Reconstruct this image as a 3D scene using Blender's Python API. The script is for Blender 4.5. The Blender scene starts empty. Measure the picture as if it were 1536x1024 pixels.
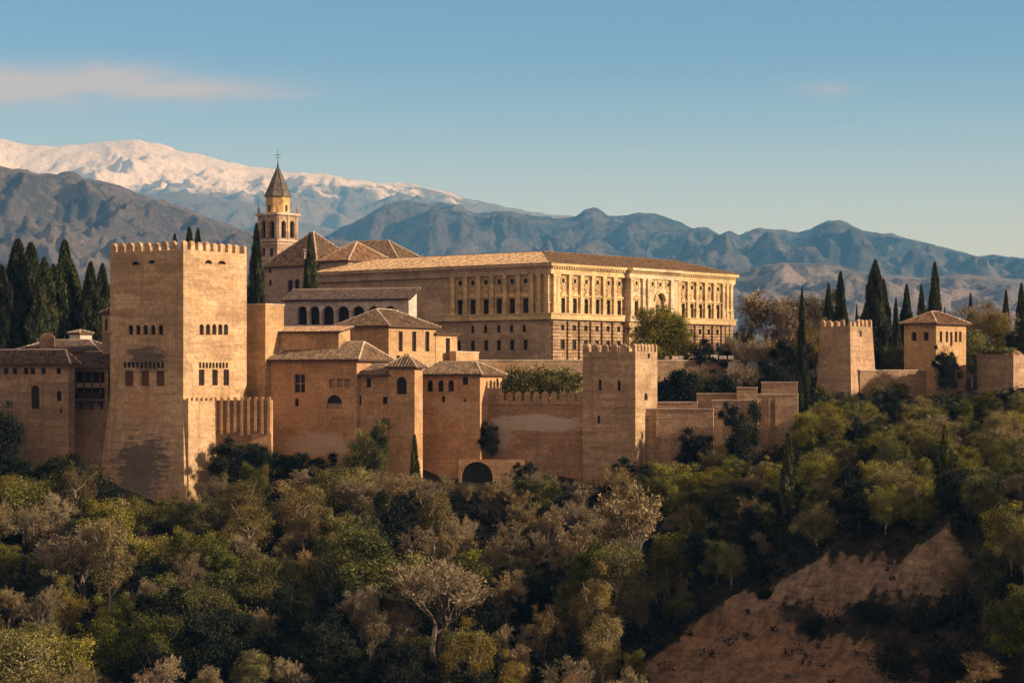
import bpy, math, random
import numpy as np
from mathutils import Vector, noise as mnoise

random.seed(7)
SC = bpy.context.scene
COL = SC.collection
R = math.radians

# ---------------------------------------------------------------- camera, sky, sun, exposure
F, CX, HY = 3470.0, 768.0, 575.0          # focal length and level line, in pixels of a 1536 wide frame
cam = bpy.data.cameras.new("camera")
cam.sensor_width = 36.0
cam.lens = 36.0 * F / 1536.0
cam.shift_y = (HY - 512.0) / 1536.0
cam.clip_start, cam.clip_end = 0.5, 90000.0
cam_o = bpy.data.objects.new("camera", cam)
COL.objects.link(cam_o)
cam_o.location = (0, 0, 0)
cam_o.rotation_euler = (R(90), 0, 0)
SC.camera = cam_o

SUN_EL, SUN_BETA = R(20.0), R(13.0)       # sun low, from the right and a little behind the camera
to_sun = Vector((math.cos(SUN_BETA) * math.cos(SUN_EL), -math.sin(SUN_BETA) * math.cos(SUN_EL), math.sin(SUN_EL)))
sl = bpy.data.lights.new("sun", 'SUN')
sl.energy = 4.5
sl.angle = R(0.6)
sl.color = (1.0, 0.83, 0.72)
so = bpy.data.objects.new("sun", sl)
COL.objects.link(so)
so.rotation_euler = to_sun.to_track_quat('Z', 'Y').to_euler()

WARM_FILL = (4.9, 3.2, 1.95, 1)  # warm sky colour added out of view to fill the shade
W = bpy.data.worlds.new("World")
SC.world = W
W.use_nodes = True
nt = W.node_tree
nt.nodes.clear()
wo = nt.nodes.new('ShaderNodeOutputWorld')
bg = nt.nodes.new('ShaderNodeBackground')
bg.inputs['Strength'].default_value = 0.10
sky = nt.nodes.new('ShaderNodeTexSky')
sky.sky_type = 'NISHITA'
sky.sun_disc = False
sky.sun_elevation = SUN_EL
sky.sun_rotation = math.atan2(to_sun.x, to_sun.y)
sky.altitude = 800
sky.air_density = 1.0
sky.dust_density = 0.3
sky.ozone_density = 3.6


def N(tree, typ, **kw):
    n = tree.nodes.new(typ)
    for k, v in kw.items():
        if k in n.inputs.keys():
            n.inputs[k].default_value = v
        else:
            setattr(n, k, v)
    return n


def math_node(tree, op, a, b=None, c=None, clamp=False):
    n = tree.nodes.new('ShaderNodeMath')
    n.operation = op
    n.use_clamp = clamp
    for i, v in enumerate((a, b, c)):
        if v is None:
            continue
        if isinstance(v, (int, float)):
            n.inputs[i].default_value = v
        else:
            tree.links.new(v, n.inputs[i])
    return n.outputs[0]


# thin pink clouds: soft noise masked to a stretch of the sky
tc = nt.nodes.new('ShaderNodeTexCoord')
sx = nt.nodes.new('ShaderNodeSeparateXYZ')
nt.links.new(tc.outputs['Generated'], sx.inputs[0])
az = math_node(nt, 'DIVIDE', sx.outputs[0], math_node(nt, 'MAXIMUM', sx.outputs[1], 0.01))
el = math_node(nt, 'DIVIDE', sx.outputs[2], math_node(nt, 'MAXIMUM', sx.outputs[1], 0.01))
cv = nt.nodes.new('ShaderNodeCombineXYZ')
nt.links.new(math_node(nt, 'MULTIPLY', az, 22.0), cv.inputs[0])
nt.links.new(math_node(nt, 'MULTIPLY', el, 95.0), cv.inputs[1])
cn = N(nt, 'ShaderNodeTexNoise', Scale=1.6, Detail=7.0, Roughness=0.55)
nt.links.new(cv.outputs[0], cn.inputs['Vector'])
cmask = None
for (ca, ce, wa, we, amt) in ((-.215, .1285, .050, .0085, 1.0), (-.180, .1310, .036, .0070, 1.0), (-.150, .1270, .045, .0055, .9), (-.115, .1250, .030, .0026, .5),
                              (.135, .127, .012, .003, .45)):
    q = math_node(nt, 'ADD', math_node(nt, 'POWER', math_node(nt, 'DIVIDE', math_node(nt, 'SUBTRACT', az, ca), wa), 2.0),
                  math_node(nt, 'POWER', math_node(nt, 'DIVIDE', math_node(nt, 'SUBTRACT', el, ce), we), 2.0))
    g = math_node(nt, 'MULTIPLY', math_node(nt, 'EXPONENT', math_node(nt, 'MULTIPLY', q, -1.0)), amt)
    cmask = g if cmask is None else math_node(nt, 'MAXIMUM', cmask, g)
shape = math_node(nt, 'MULTIPLY', math_node(nt, 'SUBTRACT', cn.outputs[0], 0.20, clamp=True), 3.4, clamp=True)
cfac = math_node(nt, 'MULTIPLY', math_node(nt, 'MULTIPLY', cmask, shape), 1.25, clamp=True)
cmix = nt.nodes.new('ShaderNodeMixRGB')
cmix.inputs[2].default_value = (3.15, 2.85, 3.7, 1)
nt.links.new(cfac, cmix.inputs[0])
# warm light added to the sky overhead and behind the camera, warming shaded walls
fill_range = nt.nodes.new('ShaderNodeMapRange')
fill_range.interpolation_type = 'SMOOTHSTEP'
fill_range.inputs['From Min'].default_value = 0.86
fill_range.inputs['From Max'].default_value = 0.25
fill_range.inputs['To Max'].default_value = 0.75
nt.links.new(sx.outputs[1], fill_range.inputs['Value'])
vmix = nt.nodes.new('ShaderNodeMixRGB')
vmix.inputs[2].default_value = WARM_FILL
nt.links.new(fill_range.outputs[0], vmix.inputs[0])
pale = nt.nodes.new('ShaderNodeMapRange')     # paler air towards the horizon
pale.interpolation_type = 'SMOOTHSTEP'
pale.inputs['From Min'].default_value = 0.15
pale.inputs['From Max'].default_value = 0.03
pale.inputs['To Max'].default_value = 0.85
nt.links.new(sx.outputs[2], pale.inputs['Value'])
pmix = nt.nodes.new('ShaderNodeMixRGB')
pmix.inputs[2].default_value = (3.75, 4.2, 7.7, 1)
nt.links.new(pale.outputs[0], pmix.inputs[0])
tint = nt.nodes.new('ShaderNodeMixRGB')
tint.blend_type = 'MULTIPLY'
tint.inputs[0].default_value = 1.0
tint.inputs[2].default_value = (.54, .61, .91, 1)
nt.links.new(sky.outputs[0], tint.inputs[1])
nt.links.new(tint.outputs[0], pmix.inputs[1])
nt.links.new(pmix.outputs[0], cmix.inputs[1])
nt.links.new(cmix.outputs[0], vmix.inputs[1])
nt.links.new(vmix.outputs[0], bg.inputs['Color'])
nt.links.new(bg.outputs[0], wo.inputs['Surface'])

SC.view_settings.view_transform = 'Standard'
SC.view_settings.look = 'None'
SC.view_settings.exposure = 0.62
SC.view_settings.gamma = 1.0
SC.cycles.use_denoising = True
SC.cycles.max_bounces = 6
SC.cycles.diffuse_bounces = 3
SC.cycles.transmission_bounces = 2
SC.cycles.volume_bounces = 0
SC.cycles.transparent_max_bounces = 8


# ---------------------------------------------------------------- coordinates
def X(px, d): return (px - CX) / F * d
def Z(py, d): return (HY - py) / F * d


# ---------------------------------------------------------------- materials
def new_mat(name):
    m = bpy.data.materials.new(name)
    m.use_nodes = True
    t = m.node_tree
    b = t.nodes['Principled BSDF']
    b.inputs['Roughness'].default_value = 0.92
    b.inputs['Specular IOR Level'].default_value = 0.15
    return m, t, b


def mixc(t, fac, a, b, mode='MIX'):
    n = t.nodes.new('ShaderNodeMixRGB')
    n.blend_type = mode
    for i, v in ((0, fac), (1, a), (2, b)):
        if isinstance(v, (int, float)):
            n.inputs[i].default_value = v
        elif isinstance(v, (tuple, list)):
            n.inputs[i].default_value = (v[0], v[1], v[2], 1)
        else:
            t.links.new(v, n.inputs[i])
    return n.outputs[0]


def noise_tex(t, vec, scale, detail=5, rough=0.6, stretch=None):
    if stretch:
        mp = t.nodes.new('ShaderNodeMapping')
        mp.inputs['Scale'].default_value = stretch
        t.links.new(vec, mp.inputs['Vector'])
        vec = mp.outputs[0]
    n = N(t, 'ShaderNodeTexNoise', Scale=scale, Detail=detail, Roughness=rough)
    t.links.new(vec, n.inputs['Vector'])
    return n.outputs[0]


def ramp(t, fac, lo, hi):
    n = t.nodes.new('ShaderNodeMapRange')
    n.inputs['From Min'].default_value = lo
    n.inputs['From Max'].default_value = hi
    t.links.new(fac, n.inputs['Value'])
    return n.outputs[0]


def stone(name, c1, c2, c3, strata=0.5, stain=0.35, bump=0.25, brick=0.0, patches=(), holes=0.0, bw=0.9, bh=0.42, rough_=0.85):
    """earth or ashlar wall: cloudy colour, courses, streaks, optional block joints and worn patches"""
    m, t, b = new_mat(name)
    g = t.nodes.new('ShaderNodeNewGeometry')
    P = g.outputs['Position']
    big = ramp(t, noise_tex(t, P, 0.16, 6, 0.65), 0.33, 0.67)
    col = mixc(t, big, c1, c2)
    st = ramp(t, noise_tex(t, P, 1.0, 5, 0.65, (0.10, 0.10, 1.15)), 0.42, 0.68)
    col = mixc(t, math_node(t, 'MULTIPLY', st, strata), col, c3)
    fine = noise_tex(t, P, 1.7, 8, 0.78)
    fv = ramp(t, fine, 0.25, 0.75)
    col = mixc(t, 1.0, col, mixc(t, fv, (0.46, 0.44, 0.42), (1.42, 1.42, 1.40)), 'MULTIPLY')
    vs = t.nodes.new('ShaderNodeVectorMath'); vs.operation = 'MULTIPLY_ADD'
    wn = N(t, 'ShaderNodeTexNoise', Scale=0.5, Detail=4.0)
    t.links.new(P, wn.inputs['Vector'])
    t.links.new(wn.outputs['Color'], vs.inputs[0]); vs.inputs[1].default_value = (3.0, 3.0, 1.6); t.links.new(P, vs.inputs[2])
    vp = N(t, 'ShaderNodeTexVoronoi', Scale=1.0)
    mpv = t.nodes.new('ShaderNodeMapping'); mpv.inputs['Scale'].default_value = (.22, .22, .42)
    t.links.new(vs.outputs[0], mpv.inputs['Vector']); t.links.new(mpv.outputs[0], vp.inputs['Vector'])
    sv = t.nodes.new('ShaderNodeSeparateXYZ'); t.links.new(vp.outputs['Color'], sv.inputs[0])
    col = mixc(t, rough_, col, mixc(t, 1.0, col, mixc(t, sv.outputs[0], (.80, .78, .76), (1.22, 1.20, 1.17)), 'MULTIPLY'))
    ln2 = ramp(t, noise_tex(t, P, 1.0, 5, .75, (.22, .22, 2.4)), .36, .66)
    col = mixc(t, math_node(t, 'MULTIPLY', ramp(t, noise_tex(t, P, .14, 4, .7), .40, .58), rough_ * 1.15), col, mixc(t, 1.0, col, mixc(t, ln2, (.80, .78, .76), (1.14, 1.14, 1.13)), 'MULTIPLY'))
    streak = ramp(t, noise_tex(t, P, 1.0, 4, 0.6, (0.75, 0.75, 0.05)), 0.52, 0.72)
    col = mixc(t, math_node(t, 'MULTIPLY', streak, stain), col, (c1[0] * .42, c1[1] * .40, c1[2] * .40))
    pale = ramp(t, noise_tex(t, P, 0.55, 5, 0.7), 0.60, 0.72)
    drk = ramp(t, noise_tex(t, P, 0.30, 8, .75, (1, 1, 1.6)), 0.51, 0.64)
    col = mixc(t, math_node(t, 'MULTIPLY', drk, stain), col, (c1[0] * .55, c1[1] * .52, c1[2] * .52))
    col = mixc(t, math_node(t, 'MULTIPLY', pale, 0.50), col, (min(1, c2[0] * 1.35), min(1, c2[1] * 1.4), min(1, c2[2] * 1.5)))
    h = math_node(t, 'ADD', fine, math_node(t, 'MULTIPLY', st, 0.6))
    if holes:      # putlog holes and chipped spots
        vo = N(t, 'ShaderNodeTexVoronoi', Scale=0.75)
        t.links.new(P, vo.inputs['Vector'])
        hf = ramp(t, vo.outputs['Distance'], 0.10, 0.05)
        col = mixc(t, math_node(t, 'MULTIPLY', hf, holes), col, (c1[0] * .3, c1[1] * .28, c1[2] * .28))
    if brick:
        uv = t.nodes.new('ShaderNodeUVMap')
        br = N(t, 'ShaderNodeTexBrick', Scale=1.0)
        br.inputs['Mortar Size'].default_value = 0.045
        br.inputs['Brick Width'].default_value = bw
        br.inputs['Row Height'].default_value = bh
        br.inputs['Color1'].default_value = (1.1, 1.1, 1.1, 1)
        br.inputs['Color2'].default_value = (0.78, 0.76, 0.74, 1)
        br.inputs['Mortar'].default_value = (0.42, 0.40, 0.38, 1)
        t.links.new(uv.outputs[0], br.inputs['Vector'])
        col = mixc(t, brick, col, mixc(t, 1.0, col, br.outputs[0], 'MULTIPLY'))
        h = math_node(t, 'SUBTRACT', h, math_node(t, 'MULTIPLY', br.outputs['Fac'], 1.5 * brick))
    for (pc, pr, pcol, th, amt) in patches:
        s = t.nodes.new('ShaderNodeVectorMath'); s.operation = 'SUBTRACT'
        s.inputs[1].default_value = pc
        t.links.new(P, s.inputs[0])
        dv = t.nodes.new('ShaderNodeVectorMath'); dv.operation = 'DIVIDE'
        dv.inputs[1].default_value = pr
        t.links.new(s.outputs[0], dv.inputs[0])
        ln = t.nodes.new('ShaderNodeVectorMath'); ln.operation = 'LENGTH'
        t.links.new(dv.outputs[0], ln.inputs[0])
        fall = math_node(t, 'SUBTRACT', 1.0, ln.outputs['Value'], clamp=True)
        ns = noise_tex(t, P, 0.62, 9, 0.8, (.6, .6, 2.6))
        pf = ramp(t, math_node(t, 'ADD', ns, math_node(t, 'MULTIPLY', fall, 0.35)), th, th + 0.07)
        pf = math_node(t, 'MULTIPLY', pf, math_node(t, 'MULTIPLY', fall, 5.0, clamp=True))
        col = mixc(t, math_node(t, 'MULTIPLY', pf, amt, clamp=True), col, pcol)
    t.links.new(col, b.inputs['Base Color'])
    bp = N(t, 'ShaderNodeBump', Strength=bump * 2.0, Distance=0.12)
    t.links.new(h, bp.inputs['Height'])
    t.links.new(bp.outputs[0], b.inputs['Normal'])
    return m


def plain(name, c, rough=0.9, var=0.25, scale=1.2, metal=0.0):
    m, t, b = new_mat(name)
    g = t.nodes.new('ShaderNodeNewGeometry')
    f = ramp(t, noise_tex(t, g.outputs['Position'], scale, 5, 0.65), 0.3, 0.7)
    k0, k1 = 1 - var, 1 + var
    col = mixc(t, f, tuple(x * k0 for x in c), tuple(min(1, x * k1) for x in c))
    t.links.new(col, b.inputs['Base Color'])
    b.inputs['Roughness'].default_value = rough
    b.inputs['Metallic'].default_value = metal
    return m


def tiles(name, c1, c2, c3):
    """clay tile roof: every tile row its own tone, lichen blotches"""
    m, t, b = new_mat(name)
    uv = t.nodes.new('ShaderNodeUVMap')
    br = N(t, 'ShaderNodeTexBrick', Scale=1.0)
    br.offset = 0.0
    br.inputs['Mortar Size'].default_value = 0.03
    br.inputs['Brick Width'].default_value = 0.42
    br.inputs['Row Height'].default_value = 0.5
    br.inputs['Color1'].default_value = (1.4, 1.35, 1.28, 1)
    br.inputs['Color2'].default_value = (0.5, 0.5, 0.52, 1)
    br.inputs['Mortar'].default_value = (0.5, 0.5, 0.5, 1)
    t.links.new(uv.outputs[0], br.inputs['Vector'])
    g = t.nodes.new('ShaderNodeNewGeometry')
    P = g.outputs['Position']
    f = ramp(t, noise_tex(t, P, 0.5, 6, 0.7), 0.35, 0.65)
    col = mixc(t, f, c1, c2)
    l = ramp(t, noise_tex(t, P, 1.6, 6, 0.75), 0.55, 0.7)
    col = mixc(t, math_node(t, 'MULTIPLY', l, 0.55), col, c3)
    col = mixc(t, 1.0, col, br.outputs[0], 'MULTIPLY')
    t.links.new(col, b.inputs['Base Color'])
    return m


def foliage_mat(name, dark, light, hue=0.0, transl=0.25):
    """leaf colour by each leaf's own tone and each tree's own random tint"""
    m, t, b = new_mat(name)
    at = t.nodes.new('ShaderNodeAttribute'); at.attribute_name = 'tone'
    oi = t.nodes.new('ShaderNodeObjectInfo')
    col = mixc(t, at.outputs['Fac'], dark, light)
    hs = t.nodes.new('ShaderNodeHueSaturation')
    t.links.new(ramp_to(t, oi.outputs['Random'], 0.5 - hue, 0.5 + hue), hs.inputs['Hue'])
    t.links.new(ramp_to(t, math_node(t, 'FRACT', math_node(t, 'MULTIPLY', oi.outputs['Random'], 7.31)), 0.72, 1.3), hs.inputs['Value'])
    t.links.new(ramp_to(t, math_node(t, 'FRACT', math_node(t, 'MULTIPLY', oi.outputs['Random'], 3.17)), 0.8, 1.1), hs.inputs['Saturation'])
    t.links.new(col, hs.inputs['Color'])
    t.links.new(hs.outputs[0], b.inputs['Base Color'])
    b.inputs['Roughness'].default_value = 0.7
    if transl:
        tr = t.nodes.new('ShaderNodeBsdfTranslucent')
        t.links.new(hs.outputs[0], tr.inputs['Color'])
        mx = t.nodes.new('ShaderNodeMixShader')
        mx.inputs[0].default_value = transl
        t.links.new(b.outputs[0], mx.inputs[1])
        t.links.new(tr.outputs[0], mx.inputs[2])
        t.links.new(mx.outputs[0], t.nodes['Material Output'].inputs['Surface'])
    return m


def ramp_to(t, fac, lo, hi):
    n = t.nodes.new('ShaderNodeMapRange')
    n.inputs['To Min'].default_value = lo
    n.inputs['To Max'].default_value = hi
    t.links.new(fac, n.inputs['Value'])
    return n.outputs[0]


M = {}
DC = 358.0
M['tower'] = stone('tower_masonry', (.52, .37, .205), (.60, .445, .265), (.41, .26, .13), .75, .55, .4, brick=.06, holes=.6, bw=1.3, bh=.55, patches=(
    ((X(218, 362), 362, Z(537, 362)), (6.2, 6, 2.6), (.13, .10, .075), .58, .9),
    ((X(215, 362), 362, Z(700, 362)), (8.5, 7, 7.5), (.11, .09, .075), .60, .85),
    ((X(205, 362), 362, Z(735, 362)), (8, 7, 4), (.24, .21, .18), .60, .5),
    ((X(212, 362), 362, Z(610, 362)), (6, 6, 4), (.50, .26, .12), .62, .5)))
M['ochre'] = stone('ochre_rendered_wall', (.45, .30, .145), (.51, .355, .185), (.40, .24, .11), .35, .3, .2, holes=.25)
M['red'] = stone('red_rammed_earth', (.41, .285, .17), (.48, .345, .21), (.45, .32, .20), .65, .4, .4, brick=.08, holes=.7, bw=1.6, bh=.8)
M['redpatch'] = stone('patched_rammed_earth', (.43, .265, .14), (.50, .33, .185), (.34, .20, .105), .6, .35, .4, brick=.10, holes=.8, bw=1.2, bh=.35, patches=(
    ((X(812, 368), 368, Z(634, 368)), (9.5, 6, 1.7), (.58, .47, .34), .54, .85),
    ((X(752, 368), 368, Z(650, 368)), (2.2, 6, 4.5), (.54, .43, .31), .57, .75)))
M['slit'] = stone('banded_tower_wall', (.42, .30, .17), (.52, .385, .225), (.31, .20, .11), .75, .5, .4, brick=.08, holes=.7, bw=1.2, bh=.4)
M['palepatch'] = stone('earth_wall_with_pale_footing', (.48, .29, .14), (.55, .35, .18), (.46, .31, .18), .5, .35, .35, brick=.06, holes=.6, bw=1.6, bh=.8, patches=(
    ((X(470, 368), 368, Z(668, 368)), (8.5, 6, 2.6), (.52, .41, .30), .54, .75),
    ((X(660, 367), 367, Z(608, 367)), (6, 6, 2.2), (.50, .36, .24), .60, .6),
    ((X(440, 368), 368, Z(600, 368)), (6, 6, 6), (.47, .28, .15), .58, .5)))
M['brown'] = stone('weathered_brown_wall', (.36, .25, .145), (.43, .31, .19), (.29, .185, .105), .6, .45, .4, brick=.25, holes=.7, bw=.9, bh=.35)
M['palacewall'] = stone('recessed_palace_wall', (.47, .335, .165), (.54, .40, .21), (.36, .25, .12), .35, .7, .2, brick=.2, bw=1.5, bh=.6)  # colour darkened to put shade between the paler pilasters
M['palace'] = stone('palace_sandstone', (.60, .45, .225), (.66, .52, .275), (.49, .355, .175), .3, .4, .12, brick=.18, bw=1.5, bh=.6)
M['rustic'] = stone('rusticated_sandstone', (.47, .335, .19), (.56, .42, .255), (.34, .23, .13), .4, .5, .9, brick=.95, bw=1.35, bh=.62)
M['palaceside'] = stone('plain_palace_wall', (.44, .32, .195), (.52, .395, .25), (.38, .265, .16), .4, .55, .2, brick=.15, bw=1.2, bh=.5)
M['marble'] = stone('pale_marble', (.62, .51, .32), (.68, .57, .38), (.54, .43, .26), .2, .35, .1, brick=.1)
M['white'] = stone('limewashed_wall', (.58, .50, .42), (.66, .58, .50), (.50, .41, .33), .3, .45, .15)
M['church'] = stone('church_masonry', (.42, .32, .22), (.50, .39, .28), (.36, .26, .17), .4, .35, .2, brick=.35, bw=.7, bh=.3)
M['drum'] = stone('yellow_render', (.58, .39, .16), (.64, .44, .19), (.52, .33, .13), .2, .3, .1)
M['coping'] = stone('pale_coping', (.55, .45, .33), (.62, .52, .40), (.45, .35, .25), .2, .3, .15)
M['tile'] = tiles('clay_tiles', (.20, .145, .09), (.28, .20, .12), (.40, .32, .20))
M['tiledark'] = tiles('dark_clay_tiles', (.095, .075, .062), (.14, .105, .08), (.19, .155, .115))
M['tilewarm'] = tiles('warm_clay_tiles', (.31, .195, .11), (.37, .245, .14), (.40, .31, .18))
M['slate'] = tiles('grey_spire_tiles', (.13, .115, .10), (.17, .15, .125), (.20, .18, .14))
M['dark'] = plain('dark_window_opening', (.022, .017, .013), .5, .3)
M['shutter'] = plain('red_brown_shutter', (.13, .06, .04), .8, .3, 2.0)
M['palaceroof'] = tiles('tan_palace_tiles', (.38, .265, .15), (.44, .32, .185), (.48, .38, .24))  # light tan tiles, the same on every slope of the ring roof
M['wood'] = plain('old_timber', (.085, .05, .03), .8, .3, 2.0)
M['pframe'] = plain('window_surround', (.56, .44, .29), .9, .15)
M['lattice'] = plain('faded_lattice', (.30, .20, .13), .9, .3, 3.0)
M['iron'] = plain('iron', (.05, .045, .04), .5, .2, 2, .7)
M['bark'] = plain('bark', (.13, .10, .075), .95, .35, 3.0)
M['palebark'] = plain('pale_bark', (.42, .37, .30), .9, .3, 3.0)
M['leaf_green'] = foliage_mat('green_leaves', (.014, .021, .005), (.29, .285, .042), .015)
M['leaf_olive'] = foliage_mat('olive_leaves', (.034, .039, .009), (.50, .45, .074), .012)
M['leaf_dark'] = foliage_mat('dark_evergreen_leaves', (.006, .010, .004), (.030, .038, .012), .012, .15)
M['leaf_gold'] = foliage_mat('golden_leaves', (.06, .050, .014), (.42, .335, .075), .012)
M['twig'] = foliage_mat('bare_twigs', (.060, .048, .024), (.33, .255, .115), .008, .0)
M['cypress'] = foliage_mat('cypress_foliage', (.008, .013, .005), (.088, .095, .028), .010, .12)
M['cypress_light'] = foliage_mat('young_cypress_foliage', (.035, .048, .012), (.20, .20, .04), .010, .2)
M['under'] = foliage_mat('undergrowth_leaves', (.005, .008, .003), (.050, .055, .016), .0, .15)


# ---------------------------------------------------------------- mesh building
class MB:
    def __init__(s):
        s.v, s.f, s.uv, s.mi = [], [], [], []

    def poly(s, pts, uv=None, mi=0):
        i = len(s.v)
        s.v.extend([tuple(p) for p in pts])
        s.f.append(tuple(range(i, i + len(pts))))
        s.uv.append(uv if uv else [(p[0] + p[1], p[2]) for p in pts])
        s.mi.append(mi)

    def box8(s, b, t, mi=0):
        """box from four bottom and four top points"""
        s.poly(b[::-1], None, mi)
        s.poly(t, None, mi)
        for i in range(4):
            j = (i + 1) % 4
            s.poly([b[i], b[j], t[j], t[i]], None, mi)

    def box(s, x0, x1, y0, y1, z0, z1, mi=0):
        b = [(x0, y0, z0), (x1, y0, z0), (x1, y1, z0), (x0, y1, z0)]
        s.box8(b, [(p[0], p[1], z1) for p in b], mi)

    def tube(s, p, q, r0, r1, n=6, mi=0, cap=True):
        p, q = Vector(p), Vector(q)
        d = (q - p)
        if d.length < 1e-6:
            return
        d.normalize()
        a = d.orthogonal().normalized()
        b = d.cross(a)
        A = [p + (a * math.cos(2 * math.pi * k / n) + b * math.sin(2 * math.pi * k / n)) * r0 for k in range(n)]
        B = [q + (a * math.cos(2 * math.pi * k / n) + b * math.sin(2 * math.pi * k / n)) * r1 for k in range(n)]
        for k in range(n):
            j = (k + 1) % n
            s.poly([A[k], A[j], B[j], B[k]], None, mi)
        if cap:
            s.poly(A[::-1], None, mi)
            s.poly(B, None, mi)

    def build(s, name, mats, parent=None):
        if not isinstance(mats, (list, tuple)):
            mats = [mats]
        off = root_loc(parent)
        me = bpy.data.meshes.new(name)
        me.from_pydata([(p[0] - off[0], p[1] - off[1], p[2] - off[2]) for p in s.v], [], s.f)
        u = me.uv_layers.new(name='UVMap')
        flat = [c for fuv in s.uv for p in fuv for c in p]
        u.data.foreach_set('uv', flat)
        for m in mats:
            me.materials.append(m)
        me.polygons.foreach_set('material_index', s.mi)
        me.update()
        o = bpy.data.objects.new(name, me)
        COL.objects.link(o)
        if parent:
            o.parent = parent
        return o


def root_loc(p):
    off = Vector((0, 0, 0))
    while p is not None:
        off += p.location
        p = p.parent
    return off


def tag(o, label, cat, group=None, kind=None):
    o['label'] = label
    o['category'] = cat
    if group:
        o['group'] = group
    if kind:
        o['kind'] = kind
    return o


def thing(name, label, cat, loc, group=None):
    o = bpy.data.objects.new(name, None)
    COL.objects.link(o)
    o.location = loc
    o.empty_display_size = 1.0
    return tag(o, label, cat, group)


class Face:
    """a vertical wall plane: origin, direction along it, outward normal"""
    def __init__(s, P, dr, n):
        s.P, s.dr, s.n = Vector(P), Vector(dr), Vector(n)

    def s(s_, px):
        k = (px - CX) / F
        return (k * s_.P.y - s_.P.x) / (s_.dr.x - k * s_.dr.y)

    def d(s_, px):
        return s_.P.y + s_.s(px) * s_.dr.y

    def z(s_, px, py):
        return Z(py, s_.d(px))

    def p(s_, a, z, out=0.0):
        q = s_.P + s_.dr * a + s_.n * out
        return (q.x, q.y, z)

    def shifted(s_, out):
        return Face(s_.P + s_.n * out, s_.dr, s_.n)

    def box(s_, mb, a0, a1, z0, z1, o0, o1, mi=0):
        b = [s_.p(a0, z0, o0), s_.p(a1, z0, o0), s_.p(a1, z0, o1), s_.p(a0, z0, o1)]
        t = [s_.p(a0, z1, o0), s_.p(a1, z1, o0), s_.p(a1, z1, o1), s_.p(a0, z1, o1)]
        mb.box8(b, t, mi)


def outline(h):
    """hole outline (s, z) counter-clockwise; h = dict s0 s1 z0 z1 arch"""
    s0, s1, z0, z1 = h['s0'], h['s1'], h['z0'], h['z1']
    if not h.get('arch'):
        return [(s0, z0), (s1, z0), (s1, z1), (s0, z1)]
    r = (s1 - s0) / 2
    zs = max(z1 - r, z0 + .05)
    rz = z1 - zs
    n = 10
    pts = [(s0, z0), (s1, z0)]
    for k in range(n + 1):
        a = math.pi * k / n
        pts.append((s0 + r + r * math.cos(a), zs + rz * math.sin(a)))
    return pts


def panel(mb, pt, s_a, s_b, z_a, z_b, holes, zc=(), mi=0):
    S = sorted({round(v, 4) for v in [s_a, s_b] + [h[k] for h in holes for k in ('s0', 's1')] if s_a - 1e-4 <= v <= s_b + 1e-4})
    ZZ = sorted({round(v, 4) for v in [z_a, z_b] + list(zc) + [h[k] for h in holes for k in ('z0', 'z1')] if z_a - 1e-4 <= v <= z_b + 1e-4})
    for i in range(len(S) - 1):
        for j in range(len(ZZ) - 1):
            cs, cz = (S[i] + S[i + 1]) / 2, (ZZ[j] + ZZ[j + 1]) / 2
            if any(h['s0'] < cs < h['s1'] and h['z0'] < cz < h['z1'] for h in holes):
                continue
            q = [(S[i], ZZ[j]), (S[i + 1], ZZ[j]), (S[i + 1], ZZ[j + 1]), (S[i], ZZ[j + 1])]
            mb.poly([pt(a, z, 0) for a, z in q], q, mi)
    for h in holes:
        o = outline(h)
        if h.get('arch'):
            arc = o[2:]
            mid = len(arc) // 2
            for (c, seg) in (((h['s1'], h['z1']), arc[:mid + 1]), ((h['s0'], h['z1']), arc[mid:])):
                for k in range(len(seg) - 1):
                    q = [c, seg[k], seg[k + 1]]
                    mb.poly([pt(a, z, 0) for a, z in q], q, mi)
        dp = h.get('depth', .4)
        for k in range(len(o)):
            q = [o[k], o[(k + 1) % len(o)]]
            mb.poly([pt(q[0][0], q[0][1], 0), pt(q[1][0], q[1][1], 0), pt(q[1][0], q[1][1], dp), pt(q[0][0], q[0][1], dp)], None, mi)


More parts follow.
